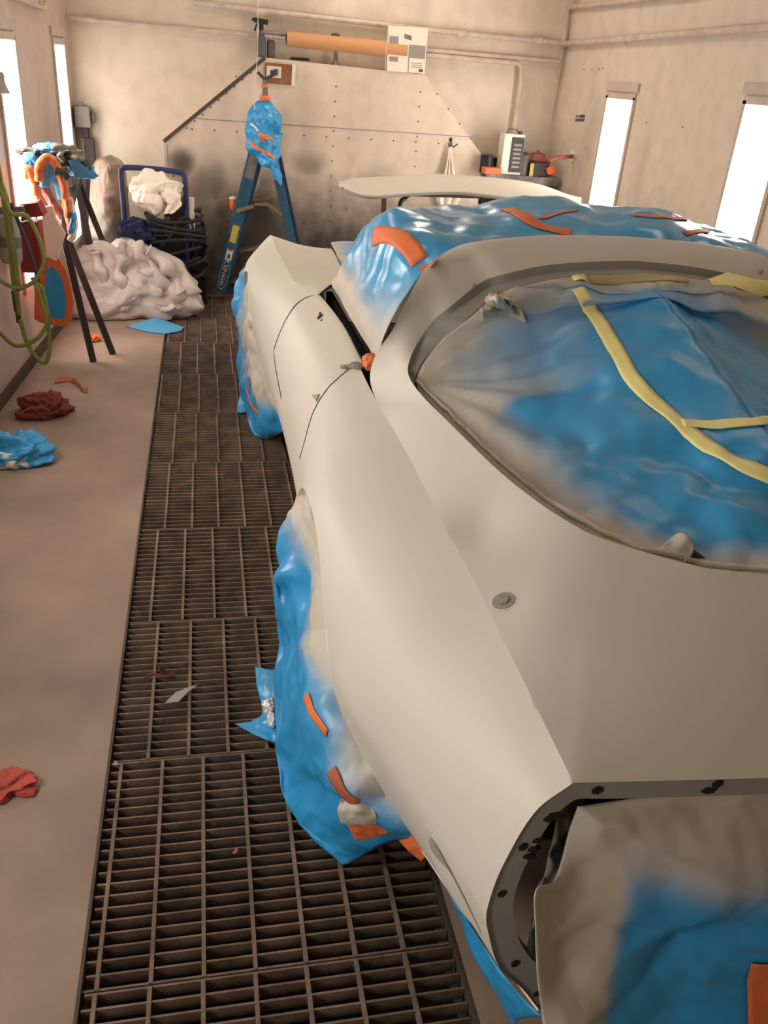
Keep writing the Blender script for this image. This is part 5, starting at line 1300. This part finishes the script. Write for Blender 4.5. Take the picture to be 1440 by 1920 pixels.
# ------------------------------------------------------------------ masking stand on the left with draped trim
sd = thing('trim_stand', 'dark folding trestle with four angled legs near the left wall', 'stand', Vector((-.7, 5.3, 0)))
def sleg(a, b, r=.015):
    m_ = MB(); m_.bar(a, b, .036, .022, up=(0, -1, 0)); m_.build('leg', M['leg'], sd, bevel=.003)
T1 = Y(120, 445, 4.95); F1 = Z(175, 678, .0); F2 = Z(212, 664, .0); F3 = Z(197, 580, 0); F4 = Z(236, 560, 0)
sleg(F1, T1); sleg(F2, T1+Vector((.01, .03, 0))); T2 = Y(140, 330, 5.75); sleg(F3, T2); sleg(F4, T2+Vector((.02, .06, -.06)))
b = MB(); b.bar(T1+Vector((0, 0, .0)), T2, .05, .05); b.bar(T1, Y(122, 395, 5.0), .03, .03, up=(0, 1, 0)); b.bar(Y(128, 340, 5.2), T2, .05, .06); b.build('top_beam', M['leg'], sd, bevel=.004)
TY = 5.0
tg = thing('masked_trim_bundle', 'bundle of masked window trims with orange and blue edges draped over the stand', 'car trim', Y(100, 320, TY))
def ribbon(name, px, y0, w_, m, par, dy=.0, r=None, seed=0, amp=.01):
    pth = smooth_path([Y(q[0], q[1], y0+dy*i/len(px)) for i, q in enumerate(px)], 8); rows = []
    for i, p in enumerate(pth):
        d = (pth[min(i+1, len(pth)-1)]-pth[max(i-1, 0)]).normalized(); s_ = d.cross(Vector((0, 1, 0))).normalized()
        rows.append([(*(p+s_*w_*(k/4-.5)+Vector((0, .02*math.sin(PI*k/4)*-1, 0))), 0) for k in range(5)])
    return drape(name, rows, len(rows), 10, m, par, amp=amp, scale=14, seed=seed, thick=.004, edge=.5)
ribbon('orange_trim_edge', [(72,340),(76,310),(88,297),(100,302),(112,325),(122,360),(128,400),(132,438)], TY-.05, .045, M['orange'], tg, seed=1)
ribbon('blue_trim_band', [(80,350),(84,322),(93,312),(102,322),(112,345),(121,372)], TY-.03, .07, M['bluepaper'], tg, seed=2)
ribbon('white_trim_band', [(128,370),(136,395),(140,420),(136,440),(130,450)], TY-.04, .035, M['white'], tg, seed=3)
ribbon('orange_trim_edge', [(48,335),(52,318),(60,330),(68,355),(78,385),(84,410)], TY-.02, .05, M['orange'], tg, seed=4)
ribbon('pale_trim_band', [(45,312),(55,298),(66,305),(72,325),(76,345)], TY+.0, .07, M['bluepaper'], tg, seed=5)
ribbon('dark_trim_strip', [(76,345),(88,362),(100,385),(112,400),(120,420)], TY+.02, .05, M['copper'], tg, seed=6)
ribbon('dark_trim_strip', [(60,350),(66,375),(74,398),(80,415)], TY+.02, .03, M['copper'], tg, seed=7)
ribbon('orange_trim_edge', [(126,372),(128,392),(127,408)], TY-.07, .04, M['orange'], tg, seed=8)
ribbon('blue_trim_tip', [(136,398),(137,418),(133,436)], TY-.075, .035, M['film'], tg, seed=9)
ribbon('grey_trim_flap', [(104,322),(118,326),(126,336)], TY-.07, .05, M['leg'], tg, seed=10)
tp_ = thing('film_bundle', 'ragged bundle of dark and blue film scraps lying on top of the stand', 'masking film', Y(100, 295, TY+.2))
for k, (q, r_, m_) in enumerate((((58,288), (.09, .1, .03), 'leg'), ((92,282), (.08, .1, .035), 'bluepaper'), ((118,288), (.09, .1, .04), 'greybox'), ((133,305), (.07, .08, .05), 'leg'), ((80,292), (.11, .1, .03), 'greybox'), ((148,318), (.08, .05, .035), 'filmgrey'))):
    blob('film_scrap', Y(*q, TY+.1), r_, M[m_], tp_, amp=.8, scale=2.2, seed=k*2+1, sub=4)
ctrl = [[(*Y(x, y_, TY), .25) for x in xs] for y_, xs in ((300, (128, 136, 144)), (316, (135, 150, 162)), (334, (140, 160, 180)))]
drape('blue_film_point', ctrl, 20, 20, M['filmgrey'], tp_, amp=.01, scale=12, seed=2)
# hanging masked pouch (white above, orange rim, blue inside)
hp = thing('masked_mirror_housing', 'masked part in blue film with a thick orange tape rim, hanging under the stand', 'car part', Y(100, 500, TY-.08))
yp = TY-.1
o1 = [(72,440),(68,455),(64,500),(65,560),(64,598),(75,605),(100,610),(122,612),(134,600),(137,570),(131,530),(122,505),(110,485),(95,470),(82,455)]
slab('orange_rim', [Y(*q, yp) for q in o1], (0, .03, 0), M['orange'], hp, amp=.006, seed=3)
o2 = [(88,500),(84,540),(86,590),(104,597),(121,598),(123,565),(118,530),(110,512),(98,500)]
slab('blue_film_face', [Y(*q, yp-.006) for q in o2], (0, .005, 0), M['film'], hp, amp=.006, seed=5)
o3 = [(84,388),(78,415),(76,440),(74,470),(84,482),(95,485),(106,490),(112,470),(122,440),(112,425),(104,410),(98,386)]
slab('white_paper_top', [Y(*q, yp-.012) for q in o3], (0, .04, 0), M['white'], hp, amp=.008, seed=7)

# ------------------------------------------------------------------ air filter unit and hose on the left wall
yf = 4.55
af = thing('air_filter_unit', 'dull red air filter unit with a grey bowl mounted on the left wall', 'air filter', Y(50, 450, yf))
q0 = Y(40, 512, yf); q1 = Y(72, 418, yf); b = MB(); b.box((q0.x, yf, q0.z), (q1.x, yf+.12, q1.z)); b.build('red_housing', M['red'], af, bevel=.01)
P = [Y(36,384,yf-.02), Y(70,380,yf-.02), Y(83,405,yf-.02), Y(60,408,yf-.02), Y(40,416,yf-.02)]; slab('red_hood', P, (0, .12, 0), M['red'], af, bevel=.004)
c0 = Y(22, 492, yf-.1); c1 = Y(16, 405, yf-.1); rr_ = (Y(42, 450, yf-.1)-Y(0, 450, yf-.1)).length/2
b = MB(); b.lathe(c0, [(rr_*.9, 0), (rr_, .02), (rr_, (c1-c0).length*.5), (rr_*.92, (c1-c0).length*.52), (rr_*.92, (c1-c0).length)], 24, axis=(c1-c0)); b.build('bowl', M['plastic_cup'], af, True)
b = MB(); b.lathe(c0+(c1-c0)*.35, [(rr_*1.01, 0), (rr_*1.01, .05)], 24, axis=(c1-c0)); b.build('bowl_band', M['greybox'], af, True)
b = MB(); b.bar(Y(0, 395, yf-.05), Y(45, 392, yf-.05), .05, .03); b.build('mount', M['greybox'], af)
hs = thing('air_hose', 'yellow-green air hose hanging in loops from the left wall', 'hose', Y(30, 400, 4.4))
yh_ = 4.25
def hz2(pts, r=.010, y=yh_, m='hose'):
    b = MB(); b.tube(smooth_path([Y(q[0], q[1], y-.004*i) for i, q in enumerate(pts)], 7), r, 10); b.build('hose_loop', M[m], hs, True)
hz2([(-14,260),(0,330),(10,400),(18,460),(24,520),(32,560),(36,590)])
hz2([(-20,300),(2,360),(22,400),(50,405),(70,440),(82,480),(78,505),(60,530),(30,540),(0,525),(-25,500)], y=yh_-.03)
hz2([(0,340),(12,375),(20,430),(30,500),(36,545)], .012, y=yh_-.02)
hz2([(60,520),(72,545),(80,570),(88,600),(82,620),(62,640),(30,648),(0,625),(-25,600)], y=yh_-.05)
hz2([(62,528),(78,540),(86,570),(92,620),(92,660),(85,680),(70,672),(52,645),(42,615),(38,600)], y=yh_-.04)
hz2([(20,380),(32,410),(50,455),(65,500),(72,530),(84,570)], .009, y=yh_-.01, m='leg')
b = MB(); b.tube([Y(28,545,yh_), Y(33,583,yh_)], .017, 12); b.tube([Y(33,583,yh_), Y(36,605,yh_)], .012, 12); b.build('coupler', M['leg'], hs, True)
pb = thing('paper_bag', 'bluish paper scrap stuck on the wall lamp at the upper left edge', 'paper', WL(8, 150, .03))
ctrl = [[(*WL(x, y_, .03+.02*(k % 2)), 0) for k, x in enumerate(xs)] for y_, xs in ((134, (-20, -8, 4)), (155, (-20, -4, 10)), (176, (-20, 0, 20)))]
drape('crumpled_paper', ctrl, 20, 20, M['grey'], pb, amp=.01, scale=14, seed=2)

for v in HPx.data.vertices:
    if v.co.x > pc.x: v.co.x -= (v.co.x-pc.x)*min(.5, max(0, v.co.z-.08)*1.3)
for o_ in [HPx] + [c_ for c_ in bpy.data.objects if c_.name.startswith('plastic_sheet')]:
    for v in o_.data.vertices: v.co.x = max(v.co.x, wlx(v.co.y)+.035)
